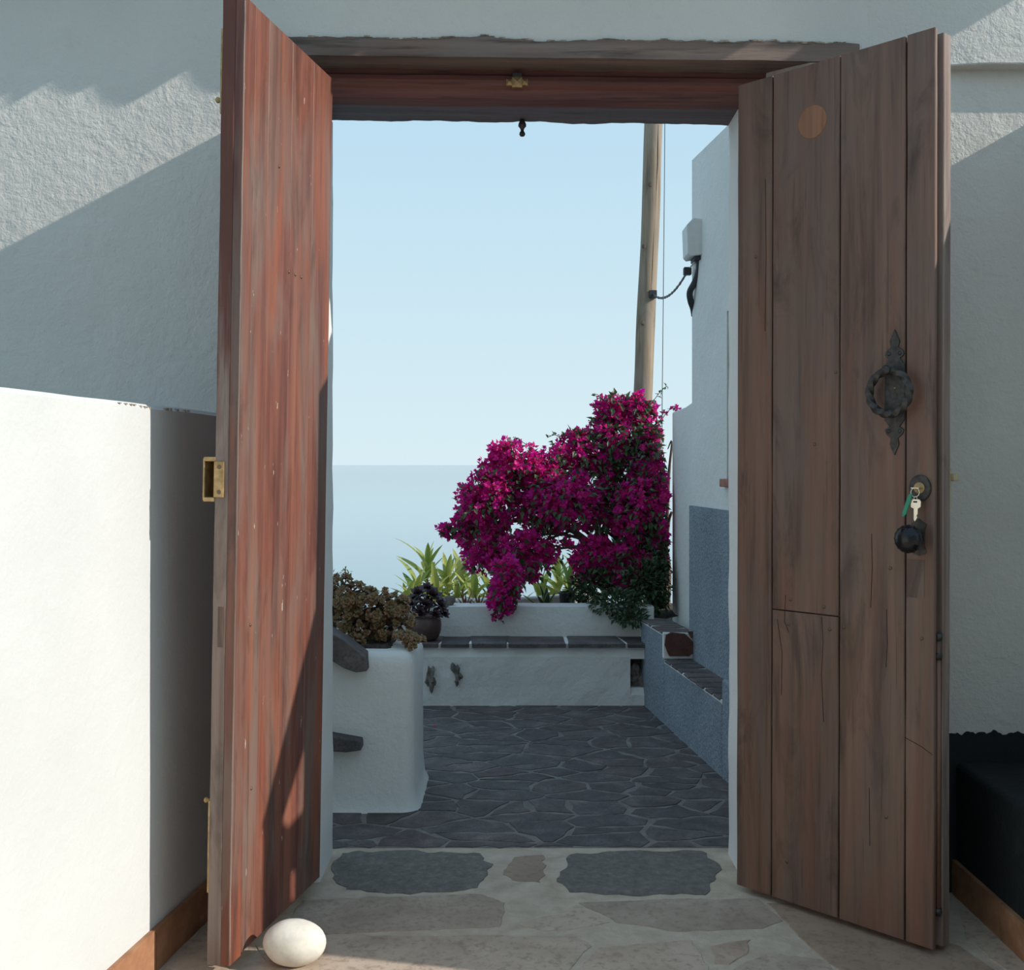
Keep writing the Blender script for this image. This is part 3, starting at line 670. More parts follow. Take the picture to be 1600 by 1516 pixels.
# ------------------------------------------------------------------ back bench and parapet
BF, BK = 5.385, 5.595
gw = empty('garden_bench', (0, BF, 0)); tag(gw, 'low white masonry bench with slate seat below the bougainvillea', 'bench')
def wavy_wall(x0, x1, yf, yb, z0, z1, amp, seed, nx=40, nz=6, rnd=.015):
    b_ = MB(); vsx = []
    for i in range(nx+1):
        x = x0+(x1-x0)*i/nx
        for j in range(nz+1):
            z = z0+(z1-z0)*j/nz; vsx.append((x, yf+amp*mnoise.noise(Vector((x*3, z*5, seed)))+amp*.5*mnoise.noise(Vector((x*9, z*9, seed)))+(rnd if j == nz else 0), z))
        vsx += [(x, yb, z1), (x, yb, z0)]
    m_ = nz+3
    fs = [(i*m_+j, i*m_+m_+j, i*m_+m_+(j+1) % m_, i*m_+(j+1) % m_) for i in range(nx) for j in range(m_)]+[tuple(range(m_-1, -1, -1)), tuple(nx*m_+k for k in range(m_))]
    return b_.add(vsx, fs)
HX0, HX1 = at(985, 1000, BF).x, at(1011, 1000, BF).x
b_ = wavy_wall(-1.35, HX0, BF, BK-.004, -.01, .285, .012, 3)
b2 = wavy_wall(HX0, .72, BF, BK-.004, .225, .285, .008, 3, 8, 3); b3 = wavy_wall(HX0, .72, BF, BK-.004, -.01, .085, .010, 3, 8, 3)
b_.add(b2.v, b2.f); b_.add(b3.v, b3.f)
b_.build('bench_front', M['white_out'], gw, world=True, smooth=False)
hb = MB(); rr = random.Random(2)
hb.box(HX0-.01, .72, BK-.09, BK, .07, .24); hb.build('recess_back', M['basalt'], gw, world=True)
def blob(c, s, seed, n1=7, n2=10, amp=.35):
    b_ = MB(); vsx = []
    for i in range(n1+1):
        th = math.pi*i/n1
        for k in range(n2):
            a = 2*math.pi*k/n2; v = Vector((math.sin(th)*math.cos(a), math.sin(th)*math.sin(a), math.cos(th))); q = 1+amp*mnoise.noise(v*1.7+Vector((seed, seed*2, 0)))
            vsx.append((c[0]+v.x*s[0]*q, c[1]+v.y*s[1]*q, c[2]+v.z*s[2]*q))
    return b_.add(vsx, [(i*n2+k, i*n2+(k+1) % n2, (i+1)*n2+(k+1) % n2, (i+1)*n2+k) for i in range(n1) for k in range(n2)])
for (px, py, sx, sz, sd) in ((673, 1060, .018, .045, 1), (715, 1052, .018, .05, 2), (998, 1062, .03, .04, 3)):
    p = at(px, py, BF); blob((p.x, BF+.006+(.05 if px > 900 else 0), p.z), (sx*1.25, .028, sz*1.1), sd*3.3, 14, 18, 1.1).build('exposed_stone', M['basalt'], gw, world=True)
rr = random.Random(9); x = -1.3
while x < .64:
    L_ = rr.uniform(.13, .3); x1 = min(x+L_, .655)
    poly = [(x+.006, BF-.012+rr.uniform(-.006, .006)), (x1-.006, BF-.012+rr.uniform(-.006, .006)), (x1-.006+rr.uniform(-.03, .03), BK+.01), (x+.006+rr.uniform(-.03, .03), BK+.01)]
    c = Vector((sum(p[0] for p in poly)/4, sum(p[1] for p in poly)/4))
    MB().stone([(a-c.x, q-c.y) for a, q in rough_poly(poly, .06, .004, x*3)], -.012, .009+rr.uniform(-.002, .002), .004).build('slate_slab', M['slate'], gw, loc=(c.x, c.y-BF, .292)); x = x1
MB().box(-1.35, .70, BF+.003, BK, .27, .297).build('seat_mortar', M['white_out'], gw, world=True)
par = wavy_wall(-1.5, .70, BK, BK+.16, -.3, .445, .006, 8, 40, 8, .012).build('wall_garden', M['white_out']); tag(par, 'low white parapet wall behind the slate bench seat', 'wall', kind='structure')
gb = MB(); gx, gy = 30, 14; rr = random.Random(6)
bedz = lambda y: .375-max(0, y-6.3)*.35
vsx = [(-.75+1.9*i/gx, BK+.08+1.7*j/gy, bedz(BK+.08+1.7*j/gy)+.018*rr.random()) for j in range(gy+1) for i in range(gx+1)]
gb.add(vsx, [(j*(gx+1)+i, j*(gx+1)+i+1, (j+1)*(gx+1)+i+1, (j+1)*(gx+1)+i) for j in range(gy) for i in range(gx)])
gbo = gb.build('garden_bed', M['soil']); tag(gbo, 'dark soil of the planted bed behind the parapet', 'soil', kind='structure')
ed = MB(); vsx = []
for i in range(31):
    t = i/30; x = -.42+.95*t; y = 6.25-.12*math.sin(t*math.pi); z = .405+.045*t
    vsx += [(x, y, .36), (x, y, z-.008), (x+.0, y+.008, z), (x, y+.05, z), (x, y+.06, .36)]
ed.add(vsx, [(i*5+k, i*5+5+k, i*5+5+(k+1) % 5, i*5+(k+1) % 5) for i in range(30) for k in range(5)]+[(4, 3, 2, 1, 0), tuple(150+k for k in range(5))])
edo = ed.build('bed_edging', M['white_out']); tag(edo, 'curved white masonry edging inside the planted bed', 'edging', kind='structure')

# ------------------------------------------------------------------ blue side bench along the house
sb = empty('side_bench', (SB(4.6), 4.6, 0)); tag(sb, 'blue stucco side bench with striped slate top along the house', 'bench')
def skew(y0, y1, z0, z1, off=0.0, inx=.0):
    return [(SB(y0)+off, y0), (HW(y0)-.008, y0), (HW(y1)-.008, y1), (SB(y1)+off, y1)]
YA, YB_, YC, YD = 3.36, 4.16, 5.01, 5.46
sbm = MB(); sbm.prism(skew(YA, YB_, 0, 0), -.05, .365); sbm.prism(skew(YB_, YC, 0, 0), -.05, .278); sbm.prism(skew(YC, YD, 0, 0), -.05, .395)
sbm.build('bench_body', M['stucco'], sb, world=True, bevel=.01)
rr = random.Random(17)
def strips(y0, y1, z, n, hgt=.003):
    for i in range(n):
        a = y0+(y1-y0)*i/n+.008; c = y0+(y1-y0)*(i+1)/n-.012; s_ = rr.uniform(-.012, .012)
        poly = [(SB(a)-.004+rr.uniform(-.004, .004), a+s_), (HW(a)+.005, a-s_), (HW(c)+.005, c-s_), (SB(c)-.004+rr.uniform(-.004, .004), c+s_)]
        cc = Vector((sum(p[0] for p in poly)/4, sum(p[1] for p in poly)/4))
        MB().stone([(p-cc.x, q-cc.y) for p, q in poly], -.006, hgt, .003).build('slate_slab', M['slate'], sb, loc=(cc.x-SB(4.6), cc.y-4.6, z))
MB().prism([(SB(YB_)+.002, YB_), (HW(YB_), YB_), (HW(YC), YC), (SB(YC)+.002, YC)], .27, .284).build('top_mortar', M['white_out'], sb, world=True)
MB().prism([(SB(YC)+.002, YC-.004), (HW(YC), YC-.004), (HW(YD), YD), (SB(YD)+.002, YD)], .385, .402).build('top_mortar', M['white_out'], sb, world=True)
strips(YB_+.01, YC-.01, .286, 8); strips(YC, YD, .403, 6)
# white riser with a brown stone
yr = YC-.004
MB().box(SB(YC)-.004, HW(YC)+.02, yr-.008, yr+.03, .292, .405).build('riser_render', M['white_out'], sb, world=True, bevel=.004)
rs = [(at(px, py, yr-.008).x, at(px, py, yr-.008).z) for px, py in ((1038, 1008), (1040, 992), (1048, 988), (1070, 990), (1083, 1003), (1083, 1020), (1076, 1025), (1045, 1025))]
MB().prism(rs, yr-.020, yr-.004, lambda a, z, h: (a, h, z)).build('brown_stone', M['brownstone'], sb, world=True, bevel=.003)
rs = [(at(px, py, yr-.008).x, at(px, py, yr-.008).z) for px, py in ((1074, 987), (1085, 986), (1086, 993), (1080, 998))]
MB().prism(rs, yr-.016, yr-.004, lambda a, z, h: (a, h, z)).build('brown_stone', M['brownstone'], sb, world=True, bevel=.002)

# ------------------------------------------------------------------ neighbouring house
HY0, HY1 = 3.345, 5.05; HZ = 2.50
hs = empty('house', (HW(4.2), 4.2, 0)); tag(hs, 'white house with blue stucco dado beyond the doorway', 'house')
WY0, WY1, WZ0, WZ1 = 3.95, 4.54, 1.09, 1.76
hm = MB()
def seg(y0, y1, z0, z1, dx=0.0, x1=2.6): hm.prism([(HW(y0)+dx, y0), (x1, y0), (x1, y1), (HW(y1)+dx, y1)], z0, z1)
seg(HY0, WY0, 0, HZ); seg(WY1, HY1, 0, HZ); seg(WY0, WY1, 0, WZ0); seg(WY0, WY1, WZ1, HZ); seg(WY0, WY1, WZ0, WZ1, .22)
hm.build('wall', M['white_out'], hs, world=True)
dm = MB(); dm.prism([(HW(HY0)-.012, HY0), (HW(HY0)+.02, HY0), (HW(HY1)+.02, HY1+.006), (HW(HY1)-.012, HY1+.006)], .2, .965)
dm.build('dado', M['stucco'], hs, world=True)
wf = MB()
for (y0, y1, z0, z1) in ((WY0, WY0+.04, WZ0, WZ1), (WY1-.04, WY1, WZ0, WZ1), (WY0, WY1, WZ0, WZ0+.04), (WY0, WY1, WZ1-.04, WZ1), (4.23, 4.26, WZ0, WZ1)):
    wf.prism([(HW(y0)+.18, y0), (HW(y0)+.222, y0), (HW(y1)+.222, y1), (HW(y1)+.18, y1)], z0, z1)
wfo = wf.build('window_frame', M['box'], hs, world=True)
MB().prism([(HW(WY0)+.198, WY0), (HW(WY0)+.205, WY0), (HW(WY1)+.205, WY1), (HW(WY1)+.198, WY1)], WZ0, WZ1).build('pane', M['glass'], hs, world=True)
MB().prism([(HW(WY0)-.025, WY0-.03), (HW(WY0)+.07, WY0-.03), (HW(WY1)+.07, WY1+.03), (HW(WY1)-.025, WY1+.03)], WZ0-.032, WZ0).build('window_sill', M['sill'], hs, world=True, bevel=.003)
# lower garden wall running on behind the house
gwl = MB(); zt = lambda y: 1.43
ywz = [(5.04, 1.46), (5.2, 1.44), (5.45, 1.425), (5.9, 1.42)]
gwl.prism([(5.04, 0), (5.9, 0), (5.9, 1.42), (5.45, 1.425), (5.2, 1.44), (5.12, 1.47), (5.04, 1.55)], 0, 1, lambda a, z, h: (.832+.0*a+h*.2, a, z))
gwo = gwl.build('wall_boundary', M['white_out'], bevel=.01); tag(gwo, 'white boundary wall behind the bougainvillea next to the house', 'wall', kind='structure')
# electricity box, conduit, wire
ex = HW(4.97)
mb = empty('meter_box', (ex, 4.96, 2.13)); tag(mb, 'grey white electricity box fixed to the house corner', 'electricity box')
p0, p1 = at(1078, 346, 4.97), at(1078, 405, 4.97)
MB().prism([(-.052, p1.z-2.13+.012), (-.04, p1.z-2.13), (.02, p1.z-2.13+.008), (.02, p0.z-2.13-.005), (-.028, p0.z-2.13), (-.056, p0.z-2.13-.03)], -.065, .075, lambda a, z, h: (a, h, z)).build('cover', M['box'], mb, bevel=.004)
MB().box(-.02, .02, -.05, .06, p1.z-2.13-.012, p1.z-2.13+.012).build('cable_gland', M['rubber'], mb)
cd = [at(1092, 403, 4.95), at(1092, 422, 4.96), at(1086, 440, 4.98), at(1078, 456, 5.0), at(1079, 470, 5.02), at(1083, 482, 5.05), at(1085, 494, 5.06)]
def smooth_path(pts, k=6):
    out = []
    for i in range(len(pts)-1):
        a, b_, c, d = pts[max(i-1, 0)], pts[i], pts[i+1], pts[min(i+2, len(pts)-1)]
        for j in range(k):
            t = j/k; out.append(.5*((2*b_)+(c-a)*t+(2*a-5*b_+4*c-d)*t*t+(3*b_-a-3*c+d)*t**3))
    return out+[pts[-1]]
cdo = MB().tube(smooth_path(cd), .014, 10).build('conduit', M['rubber'], smooth=True); tag(cdo, 'thick black conduit bending down from the electricity box', 'conduit')
PY = 6.6
c0, c1 = at(1074, 424, 5.0), at(1020, 460, PY-.06)
path = [c0.lerp(c1, t)+Vector((0, 0, -.10*4*t*(1-t)*.6)) for t in [i/24 for i in range(25)]]
wr = empty('service_cable', c0); tag(wr, 'twisted black cable slung from the pole to the electricity box', 'cable')
cb = MB()
for ph in (0, math.pi): cb.tube([Vector(p)+Vector((0, math.cos(i*1.9+ph), math.sin(i*1.9+ph)))*.004 for i, p in enumerate(path)], .0042, 6)
cb.build('strands', M['rubber'], wr, world=True, smooth=True)
for p in (c0, c1):
    a = .017 if p is c0 else .022
    MB().box(p.x-a, p.x+a, p.y-a, p.y+a, p.z-a, p.z+a).build('clamp', M['rubber'], wr, world=True, bevel=.004)
MB().tube([c0, at(1083, 412, 4.97), at(1090, 404, 4.96)], .004, 6).build('tail', M['box'], wr, world=True)
# pole
pr = empty('utility_pole', at(1001, 700, PY)-Vector((0, 0, at(1001, 700, PY).z-.2))); tag(pr, 'weathered wooden utility pole rising behind the bougainvillea', 'pole')
pts = []; rad = []
rrp = random.Random(12)
for i in range(40):
    z = .2+i*.1; py = HOR-(z-EYE)*F/PY; px = 1005+(610-py)*(17.0/415)
    x = (px-800)/F*PY+.006*mnoise.noise(Vector((z*1.8, 0, 4))); pts.append((x, PY, z)); rad.append(.056+.003*mnoise.noise(Vector((z*2.3, 3, 0)))-.001*i*.1)
pm = MB().tube(pts, rad, 18); pm.build('post', M['pole'], pr, world=True, smooth=True)
for (px, py, s_) in ((1016, 288, .012), (1006, 385, .012), (1004, 505, .011)):
    p = at(px, py, PY-.055); blob((p.x, p.y, p.z), (s_, .004, s_*1.2), px, 5, 8, .1).build('knot', M['bark'], pr, world=True)
ck = MB(); ck.tube([at(1028, 195, PY-.045), at(1027, 260, PY-.045), at(1022, 350, PY-.046), at(1018, 440, PY-.047), at(1014, 500, PY-.048), at(1010, 580, PY-.048)], .004, 5); ck.build('drying_crack', M['wood_dark'], pr, world=True)
gy_ = MB().tube([at(1039.5, 100, 6.4), at(1038, 300, 6.4), at(1036, 500, 6.4), at(1034.5, 640, 6.4), at(1034, 760, 6.4), Vector((.843, 6.4, .38))], .0022, 5).build('hanging_wire', M['rubber']); tag(gy_, 'thin vertical wire hanging beside the wooden pole', 'wire')
# sea
sea = MB().add([(-150000, -150000, -160), (150000, -150000, -160), (150000, 150000, -160), (-150000, 150000, -160)], [(0, 1, 2, 3)]).build('sea', M['sea'])  # extended unseen beneath the land to block light from below
tag(sea, 'pale hazy blue sea reaching to the horizon', 'sea', kind='stuff')

# ------------------------------------------------------------------ plants
def leaf_geo(b_, p, d, up, L, wd, fold=.25, curl=.2):
    d = d.normalized(); s_ = d.cross(up)
    if s_.length < 1e-4: s_ = d.cross(Vector((1, 0, 0)))
    s_.normalize(); n = s_.cross(d)
    a = p+d*L*.5-n*L*curl*.15; tip = p+d*L-n*L*curl
    l = p+d*L*.42+s_*wd*.5+n*wd*fold; r = p+d*L*.42-s_*wd*.5+n*wd*fold
    b_.add([p, l, tip, r, a], [(0, 4, 1), (1, 4, 2), (0, 3, 4), (3, 2, 4)])
def rdir(rr): 
    while True:
        v = Vector((rr.uniform(-1, 1), rr.uniform(-1, 1), rr.uniform(-1, 1)))
        if .05 < v.length < 1: return v.normalized()
BD = 6.0
bg_root = empty('bougainvillea', (at(1035, 900, BD).x, BD, .39)); tag(bg_root, 'large magenta bougainvillea arching over the white parapet', 'bougainvillea')
# lobes of the crown: pixel centre, radii, depth offset, flowers, leaf share
lobes = [(800, 735, 52, 46, 0, 150, .10), (765, 785, 48, 50, -.05, 150, .12), (755, 850, 38, 45, -.05, 110, .12), (740, 800, 30, 45, .05, 60, .1), (850, 770, 60, 62, 0, 190, .25), (905, 715, 55, 38, .05, 110, .35),
         (885, 780, 55, 45, -.12, 160, .2), (815, 870, 55, 38, -.1, 130, .15), (790, 915, 26, 40, -.40, 80, .12), (783, 943, 16, 16, -.47, 26, .05), (850, 845, 40, 40, .05, 45, .5), (720, 822, 14, 18, 0, 16, .2), (700, 829, 12, 8, 0, 10, .2),
         (960, 640, 32, 22, .1, 75, .15), (995, 640, 28, 24, .1, 55, .3), (945, 665, 28, 24, .1, 30, .8), (985, 690, 55, 35, .05, 60, 1.1), (1020, 730, 40, 60, 0, 100, .6), (960, 745, 50, 50, .05, 60, 1.3), (1010, 800, 55, 60, -.1, 200, .35),
         (1050, 800, 24, 85, 0, 75, .8), (955, 800, 45, 50, 0, 70, .9), (935, 880, 45, 36, -.1, 130, .15), (985, 880, 50, 36, -.12, 130, .35), (1040, 870, 32, 50, -.08, 85, .5), (980, 915, 26, 14, -.15, 30, .2), (1050, 690, 22, 40, .05, 45, .6), (905, 683, 20, 12, .05, 18, .3)]
rr = random.Random(77); br = MB(); lv = MB(); st = MB()
rootp = Vector((at(1040, 900, BD).x, BD+.02, .36))
for (px, py, rx, ry, dy, nf, ls) in lobes:
    D = BD+dy; c = at(px, py, D); sx, sz = rx/F*D, ry/F*D; sy = min(.22, .6*max(sx, sz))
    rp_ = at(815, 860, BD-.1) if dy < -.3 else rootp
    mid = rp_.lerp(c, .55)+Vector((0, 0, .02 if dy < -.3 else .18+.1*rr.random())); path = smooth_path([rp_, rp_.lerp(mid, .5)+Vector((0, rr.uniform(-.05, .05), .05)), mid, c, c+Vector((sx*.3*(-1 if px < 950 or px > 1020 else 1), 0, -sz*.3))], 5)
    st.tube(path, [(.004 if dy < -.3 else .011)*(1-i/len(path))+.0022 for i in range(len(path))], 6)
    for k in range(int(nf*.95)):
        v = rdir(rr); q = rr.random()**.38; p = c+Vector((v.x*sx*q, v.y*sy*q, v.z*sz*q)); out = (v+Vector((0, -.5, .25))).normalized()
        if p.x > .79: continue
        for fl_ in range(rr.randint(4, 7)):
            fp = p+rdir(rr)*.024; ax = (out+rdir(rr)*.9).normalized(); t1_ = ax.cross(rdir(rr)).normalized(); t2_ = ax.cross(t1_)
            L_ = rr.uniform(.020, .031)
            for b3_ in range(3):
                a = 2*math.pi*b3_/3; dd = (t1_*math.cos(a)+t2_*math.sin(a))*.85+ax*.55
                leaf_geo(br, fp, dd, ax, L_, L_*.85, -.12, -.1)
    for k in range(int(nf*(ls*5.0+.7))):
        v = rdir(rr); q = rr.random()**.5; p = c+Vector((v.x*sx*q, v.y*sy*q-.02, v.z*sz*q)); p.x = p.x if p.x < .78 else .79-rr.random()*.14; leaf_geo(lv, p, (v+rdir(rr)*.8+Vector((0, -.2, -.3))), Vector((0, -.3, 1))+rdir(rr)*.4, rr.uniform(.030, .050), rr.uniform(.019, .029))
# long stray shoots
for pth, fl_ in (([(1010, 640), (1022, 625), (1032, 612), (1042, 603)], 0), ([(1030, 660), (1042, 645), (1052, 636), (1060, 640)], 1), ([(960, 640), (940, 622), (925, 618)], 0), ([(1010, 700), (1030, 660), (1038, 640)], 1), ([(790, 930), (778, 948), (770, 962), (772, 968)], 1), ([(790, 930), (785, 955), (782, 970)], 1), ([(735, 815), (715, 822), (695, 830), (689, 834)], 1), ([(830, 700), (812, 688), (806, 684)], 0), ([(880, 690), (868, 680), (855, 684)], 0)):
    dd = BD-.47 if pth[-1][1] > 900 else BD+.05
    P = smooth_path([at(x, y, dd) for x, y in pth], 5); st.tube(P, .002, 5)
    for i, p in enumerate(P):
        if fl_ and i % 3 == 2:
            for b3_ in range(6): leaf_geo(br, Vector(p)+rdir(rr)*.008, rdir(rr), rdir(rr), .02, .016, -.1, 0)
        else:
            leaf_geo(lv, Vector(p), rdir(rr)+Vector((0, 0, -.2)), Vector((0, 0, 1)), rr.uniform(.02, .034), .017)
st.tube(smooth_path([rootp+Vector((0, 0, -.03)), rootp+Vector((.01, 0, .25)), rootp+Vector((-.05, 0, .5))], 5), .022, 8)
st.build('branches', M['bark'], bg_root, world=True, smooth=True)
br.build('bracts', M['bract'], bg_root, world=True)['kind'] = 'stuff'
lv.build('leaves', M['bleaf'], bg_root, world=True)['kind'] = 'stuff'
# dark shrub beneath
ds = empty('dark_shrub', (at(985, 940, 5.72).x, 5.76, .39)); tag(ds, 'dense dark green shrub spilling over the parapet below the bougainvillea', 'shrub')
dl = MB(); dst = MB(); base = Vector((at(985, 940, 5.72).x, 5.78, .36))
for (px, py, rx, ry, D, n_) in ((925, 915, 32, 28, 5.85, 420), (965, 945, 45, 22, 5.62, 620), (985, 965, 28, 12, 5.53, 260), (1015, 915, 48, 45, 5.75, 900), (1045, 890, 20, 60, 5.85, 500), (905, 925, 18, 20, 5.9, 200)):
    c = at(px, py, D); sx, sz = rx/F*D, ry/F*D; dst.tube(smooth_path([base, base.lerp(c, .5)+Vector((0, 0, .05)), c], 4), .006, 5)
    for k in range(n_):
        v = rdir(rr); q = rr.random()**.45; dp = c+Vector((v.x*sx*q, v.y*.13*q, v.z*sz*q)); dp.x = dp.x if dp.x < .785 else .80-rr.random()*.12; leaf_geo(dl, dp, v+rdir(rr)*.7, Vector((0, -.2, 1))+rdir(rr)*.4, rr.uniform(.024, .036), rr.uniform(.013, .019))
dst.build('branches', M['bark'], ds, world=True); dl.build('leaves', M['dleaf'], ds, world=True)['kind'] = 'stuff'
# broad-leaved yellow green plants
def broad_leaf(L, wd, droop, n=7, crease=.18, thick=0):
    b_ = MB(); vsx = []
    for i in range(n+1):
        t = i/n; wv = wd*.5*(math.sin(math.pi*min(1, t*.92+.05))**.8)*(1-.25*t); x = L*t*(1-.12*droop*t); z = -droop*L*.45*t*t
        if i == n: wv = .0006
        vsx += [(x, -wv, z+wv*crease*2), (x, 0, z), (x, wv, z+wv*crease*2)]
    fs = []
    for i in range(n): fs += [(i*3, i*3+1, i*3+4, i*3+3), (i*3+1, i*3+2, i*3+5, i*3+4)]
    return b_.add(vsx, fs)
bl = [broad_leaf(L, wd, dr).mesh('broad_leaf', M['yleaf'], True) for L, wd, dr in ((.17, .036, .3), (.14, .034, .7), (.2, .038, 1.0), (.12, .032, .1))]
def whorl(px, py, D, n_, lab, tall, seed, spread=1.0):
    rr = random.Random(seed); D = 6.55+(D-6.3)*.8; top_ = at(px, py, D); zb = bedz(D)+.01; b0 = Vector((top_.x, top_.y, zb))
    r_ = empty('broad_leaved_plant', b0); tag(r_, lab[0], 'plant', lab[1])
    h = max(.02, top_.z-zb-tall)
    MB().tube([(0, 0, -.01), (.004, 0, h*.5), (0, 0, h)], [.009, .008, .006], 7).build('stem', M['jadegreen'], r_, smooth=True)
    n_ = int(n_*1.7)
    for k in range(n_):
        me = bl[rr.randrange(4)]; o = link('leaf', me, None, r_); t = k/n_
        el = math.radians(75-85*t*spread+rr.uniform(-10, 10)); az = k*2.4+rr.uniform(-.3, .3)
        o.location = (0, 0, h-.20*t); o.rotation_euler = (rr.uniform(-.3, .3), -el, az); s_ = rr.uniform(1.0, 1.5); o.scale = (s_, s_, s_)
WLA = ('yellow green broad leaved plant in the clump behind the potted dark succulent', 'yellow green plants behind the pot')
WLB = ('yellow green broad leaved plant under the bougainvillea arch behind the snake plant', 'yellow green plants behind the snake plant')
WLT = ('tallest yellow green broad leaved plant, its upright tip above the potted succulent', None)
for i, (px, py, D, n_, tall) in enumerate(((667, 858, 6.55, 16, .10), (652, 893, 6.35, 12, .10), (700, 880, 6.5, 16, .10), (722, 876, 6.7, 14, .10), (742, 905, 6.4, 14, .10), (682, 905, 6.3, 14, .09), (765, 900, 6.6, 12, .10), (636, 918, 6.3, 9, .07),
                                             (872, 880, 6.7, 14, .09), (890, 892, 6.5, 12, .09), (845, 905, 6.55, 12, .09), (912, 895, 6.6, 10, .09), (805, 905, 6.7, 12, .1), (715, 915, 6.35, 10, .08))):
    whorl(px, py, D, n_, WLT if i == 0 else WLA if px < 790 else WLB, tall, 40+i)
# sansevieria
sv = empty('snake_plant', (at(853, 948, 5.82).x, 5.82, .385)); tag(sv, 'dark snake plant with yellow edged leaves behind the parapet', 'plant')
for (az, el, L_) in ((3.05, 38, .15), (2.6, 75, .16), (.3, 62, .13), (1.2, 84, .14), (5.0, 70, .12), (4.0, 55, .12)):
    o = broad_leaf(L_, .034, .02, 7, .3).build('leaf', M['sans'], sv, smooth=True); o.rotation_euler = (0, -math.radians(el), az)
    mg = MB()
    for s_ in (-1, 1): mg.tube([(L_*t*(1-.0024*t), s_*.017*(math.sin(math.pi*min(1, t*.92+.05))**.8)*(1-.25*t) if t < 1 else 0, .017*.6*(math.sin(math.pi*min(1, t*.92+.05))**.8)*(1-.25*t)-.009*L_*t*t) for t in [i/7 for i in range(8)]], .0018, 4)
    mg.build('yellow_margin', M['sansy'], o)
# small reddish rosettes and dark stone, nursery pot
for i, (px, py, n_) in enumerate(((727, 946, 16), (748, 946, 14))):
    p = at(px, py, 5.80); r_ = empty('rosette_plant', (p.x, 5.80, .39)); tag(r_, ('small reddish spiky rosette plant next to the dark round stone', 'small reddish spiky rosette plant beside the hanging magenta blossoms')[i], 'plant', 'reddish rosettes behind the parapet')
    for k in range(n_):
        o = link('leaf', (bl_r := broad_leaf(.115, .013, .3, 5).mesh('spiky_leaf', M['brom'], True)) if k == 0 else bl_r, None, r_); o.rotation_euler = (0, -math.radians(80-60*k/n_), k*2.4); o.location = (0, 0, .004)
p = at(701, 945, 5.72); ro = blob((0, 0, 0), (.036, .03, .028), 4).build('garden_stone', M['basalt'], loc=(at(701, 941, 5.665).x, 5.665, .468), smooth=True); tag(ro, 'dark round stone on the parapet beside the pot', 'stone')
p = at(886, 950, 5.95); npo = MB().lathe([(.034, 0), (.042, .085), (.046, .086), (.046, .095), (.040, .095), (.038, .08)], 18).build('nursery_pot', M['blackpot'], loc=(p.x, 5.95, .385)); tag(npo, 'black plastic nursery pot standing in the bed', 'pot')
# potted aeonium
pa = empty('potted_aeonium', (at(665, 990, 5.46).x, 5.465, .305)); tag(pa, 'dark purple succulent in a round brown pot on the bench', 'potted plant')
MB().lathe([(.052, 0), (.062, .012), (.074, .045), (.0765, .075), (.073, .098), (.068, .108), (.071, .112), (.074, .120), (.071, .128), (.064, .126), (.062, .112)], 30).build('pot', M['pot'], pa, smooth=True)
MB().lathe([(.063, .106), (.063, .114), (.02, .117)], 20).build('soil', M['soil'], pa)
def rosette(n_, L_, wd, mat, name, thick=.3):
    b_ = MB()
    for k in range(n_):
        t = k/n_; az = k*2.4; el = math.radians(80-78*t); l = L_*(.45+.55*t)
        d = Vector((math.cos(az)*math.cos(el), math.sin(az)*math.cos(el), math.sin(el))); up = Vector((-math.cos(az)*math.sin(el), -math.sin(az)*math.sin(el), math.cos(el))); s_ = d.cross(up)
        w2 = wd*.5; th = wd*thick
        pts = [d*l*.05, d*l*.62+s_*w2, d*l, d*l*.62-s_*w2, d*l*.6+up*th*.5, d*l*.6-up*th*.5]
        b_.add(pts, [(0, 1, 4), (1, 2, 4), (2, 3, 4), (3, 0, 4), (1, 0, 5), (2, 1, 5), (3, 2, 5), (0, 3, 5)])
    return b_.mesh(name, mat)
ar = rosette(22, .042, .019, M['aeon'], 'aeonium_rosette', .12)
rr = random.Random(31)
for (x, y, z, tx, tz, s_) in ((.0, -.03, .165, .2, 0, 1.0), (-.035, 0, .215, -.2, .2, 1.0), (.03, .01, .205, .3, 0, 1.1), (-.062, -.02, .165, -.5, .1, .85), (.068, -.01, .16, .6, 0, .95), (.085, .0, .125, .9, 0, .7), (-.085, .01, .135, -.9, 0, .7), (-.02, -.055, .135, 0, .6, .8), (.05, -.045, .125, .4, .5, .7), (.005, .04, .235, 0, -.2, .9), (-.06, .03, .19, -.4, 0, .8)):
    o = link('rosette', ar, None, pa); o.location = (x, y, z); o.rotation_euler = (.55+tz*.5, tx, rr.uniform(0, 6)); o.rotation_euler = (Matrix.Rotation(tx, 3, 'Y') @ Matrix.Rotation(.6+tz*.4, 3, 'X') @ Matrix.Rotation(rr.uniform(0, 6), 3, 'Z')).to_euler(); o.scale = (s_*1.45,)*3
    MB().tube(smooth_path([Vector((x*.2, y*.2, .112)), Vector((x*.7, y*.7, .12+(z-.12)*.5)), Vector((x, y, z))], 4), .0045, 6).build('stem', M['bark'], pa, smooth=True)
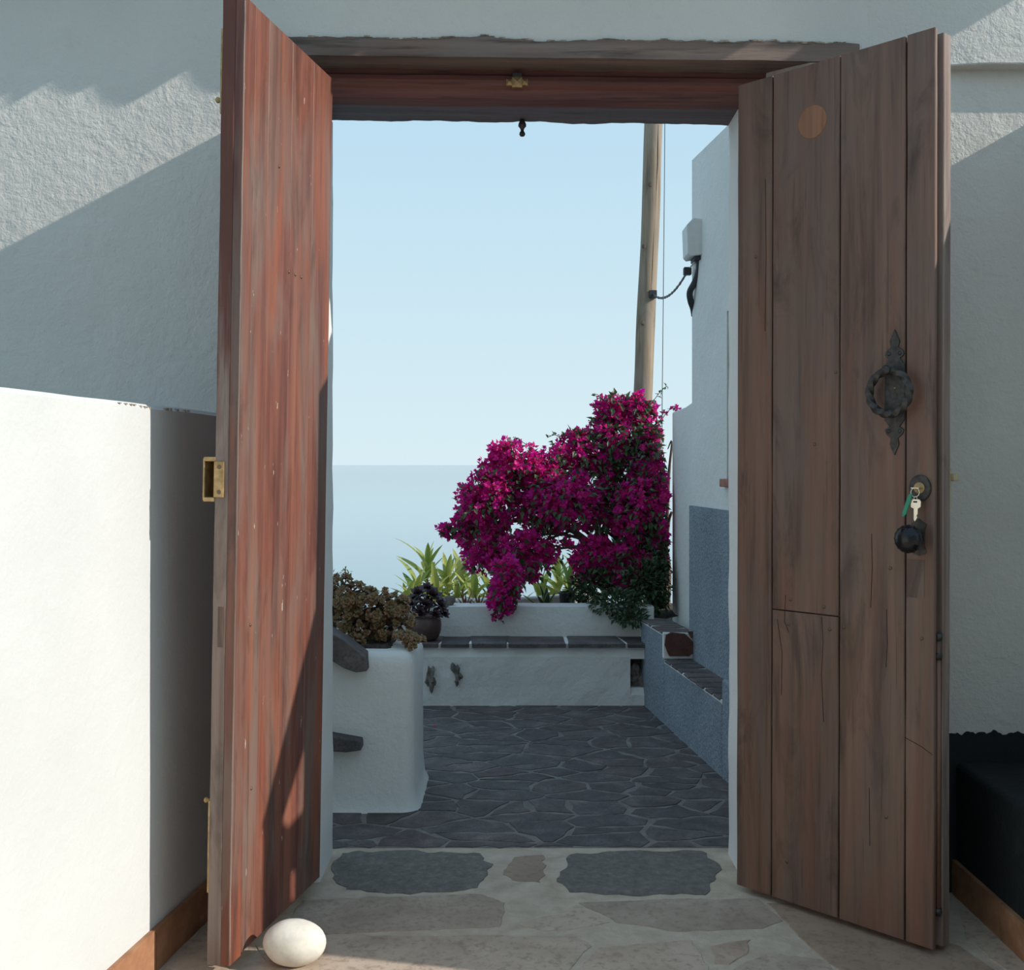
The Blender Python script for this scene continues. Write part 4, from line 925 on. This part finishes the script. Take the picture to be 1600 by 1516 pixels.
# jade bush
jr = empty('jade_bush', (at(578, 1005, 3.98).x, 3.98, .525)); tag(jr, 'reddish green jade bush growing in the white planter', 'succulent')
jm = [rosette(10, .021, .0155, M['jade'], 'jade_rosette', .35), rosette(8, .024, .017, M['jade'], 'jade_rosette', .35), rosette(12, .018, .014, M['jade'], 'jade_rosette', .35)]
rr = random.Random(55); js = MB(); rootj = Vector((at(585, 1005, 3.98).x, 3.98, .515)); cnt = 0
jl = [(545, 930, 30, 30, 40), (580, 945, 42, 30, 60), (560, 975, 45, 25, 45), (612, 955, 26, 24, 30), (625, 945, 14, 18, 14), (600, 978, 32, 22, 30), (532, 905, 12, 10, 6), (630, 995, 14, 8, 9), (645, 1000, 16, 6, 9), (510, 950, 25, 35, 26), (640, 972, 8, 14, 7), (558, 1002, 10, 10, 6)]
for (px, py, rx, ry, n_) in jl:
    D = 3.96 if py < 990 else 3.88; c = at(px, py, D); sx, sz = rx/F*D, ry/F*D
    js.tube(smooth_path([rootj+Vector((rr.uniform(-.03, .03), rr.uniform(-.03, .03), 0)), rootj.lerp(c, .5)+Vector((0, 0, .02)), c], 5), [.009-.0004*i for i in range(11)], 6)
    for k in range(n_):
        v = rdir(rr); q = rr.random()**.4; p = c+Vector((v.x*sx*q, v.y*.075*q, v.z*sz*q))
        o = link('leaf_rosette', jm[rr.randrange(3)], None, jr); o.location = p-jr.location
        dn = (v+Vector((0, -.7, .7))).normalized(); o.rotation_euler = dn.to_track_quat('Z', 'Y').to_euler(); s_ = rr.uniform(.95, 1.4); o.scale = (s_,)*3
        js.tube([c.lerp(p, .3), p], .0022, 4)
js.build('stems', M['bark'], jr, world=True, smooth=True)
# loose green shrub behind the jade
gs = empty('green_shrub', (at(525, 930, 4.15).x, 4.10, .52)); tag(gs, 'small pale green shrub behind the jade bush', 'shrub')
gl = MB(); gst = MB()
for (px, py) in ((520, 902), (528, 908), (537, 897), (542, 899), (524, 918), (533, 912), (518, 925), (508, 905)):
    c = at(px, py, 4.12); gst.tube(smooth_path([Vector(gs.location), Vector(gs.location).lerp(c, .6)+Vector((.0, 0, .01)), c], 4), .0022, 5)
    for k in range(22): leaf_geo(gl, c+rdir(rr)*.018, rdir(rr)+Vector((0, 0, .4)), Vector((0, 0, 1)), rr.uniform(.010, .017), .007)
gl.build('leaves', M['jadegreen'], gs, world=True)['kind'] = 'stuff'; gst.build('branches', M['bark'], gs, world=True)
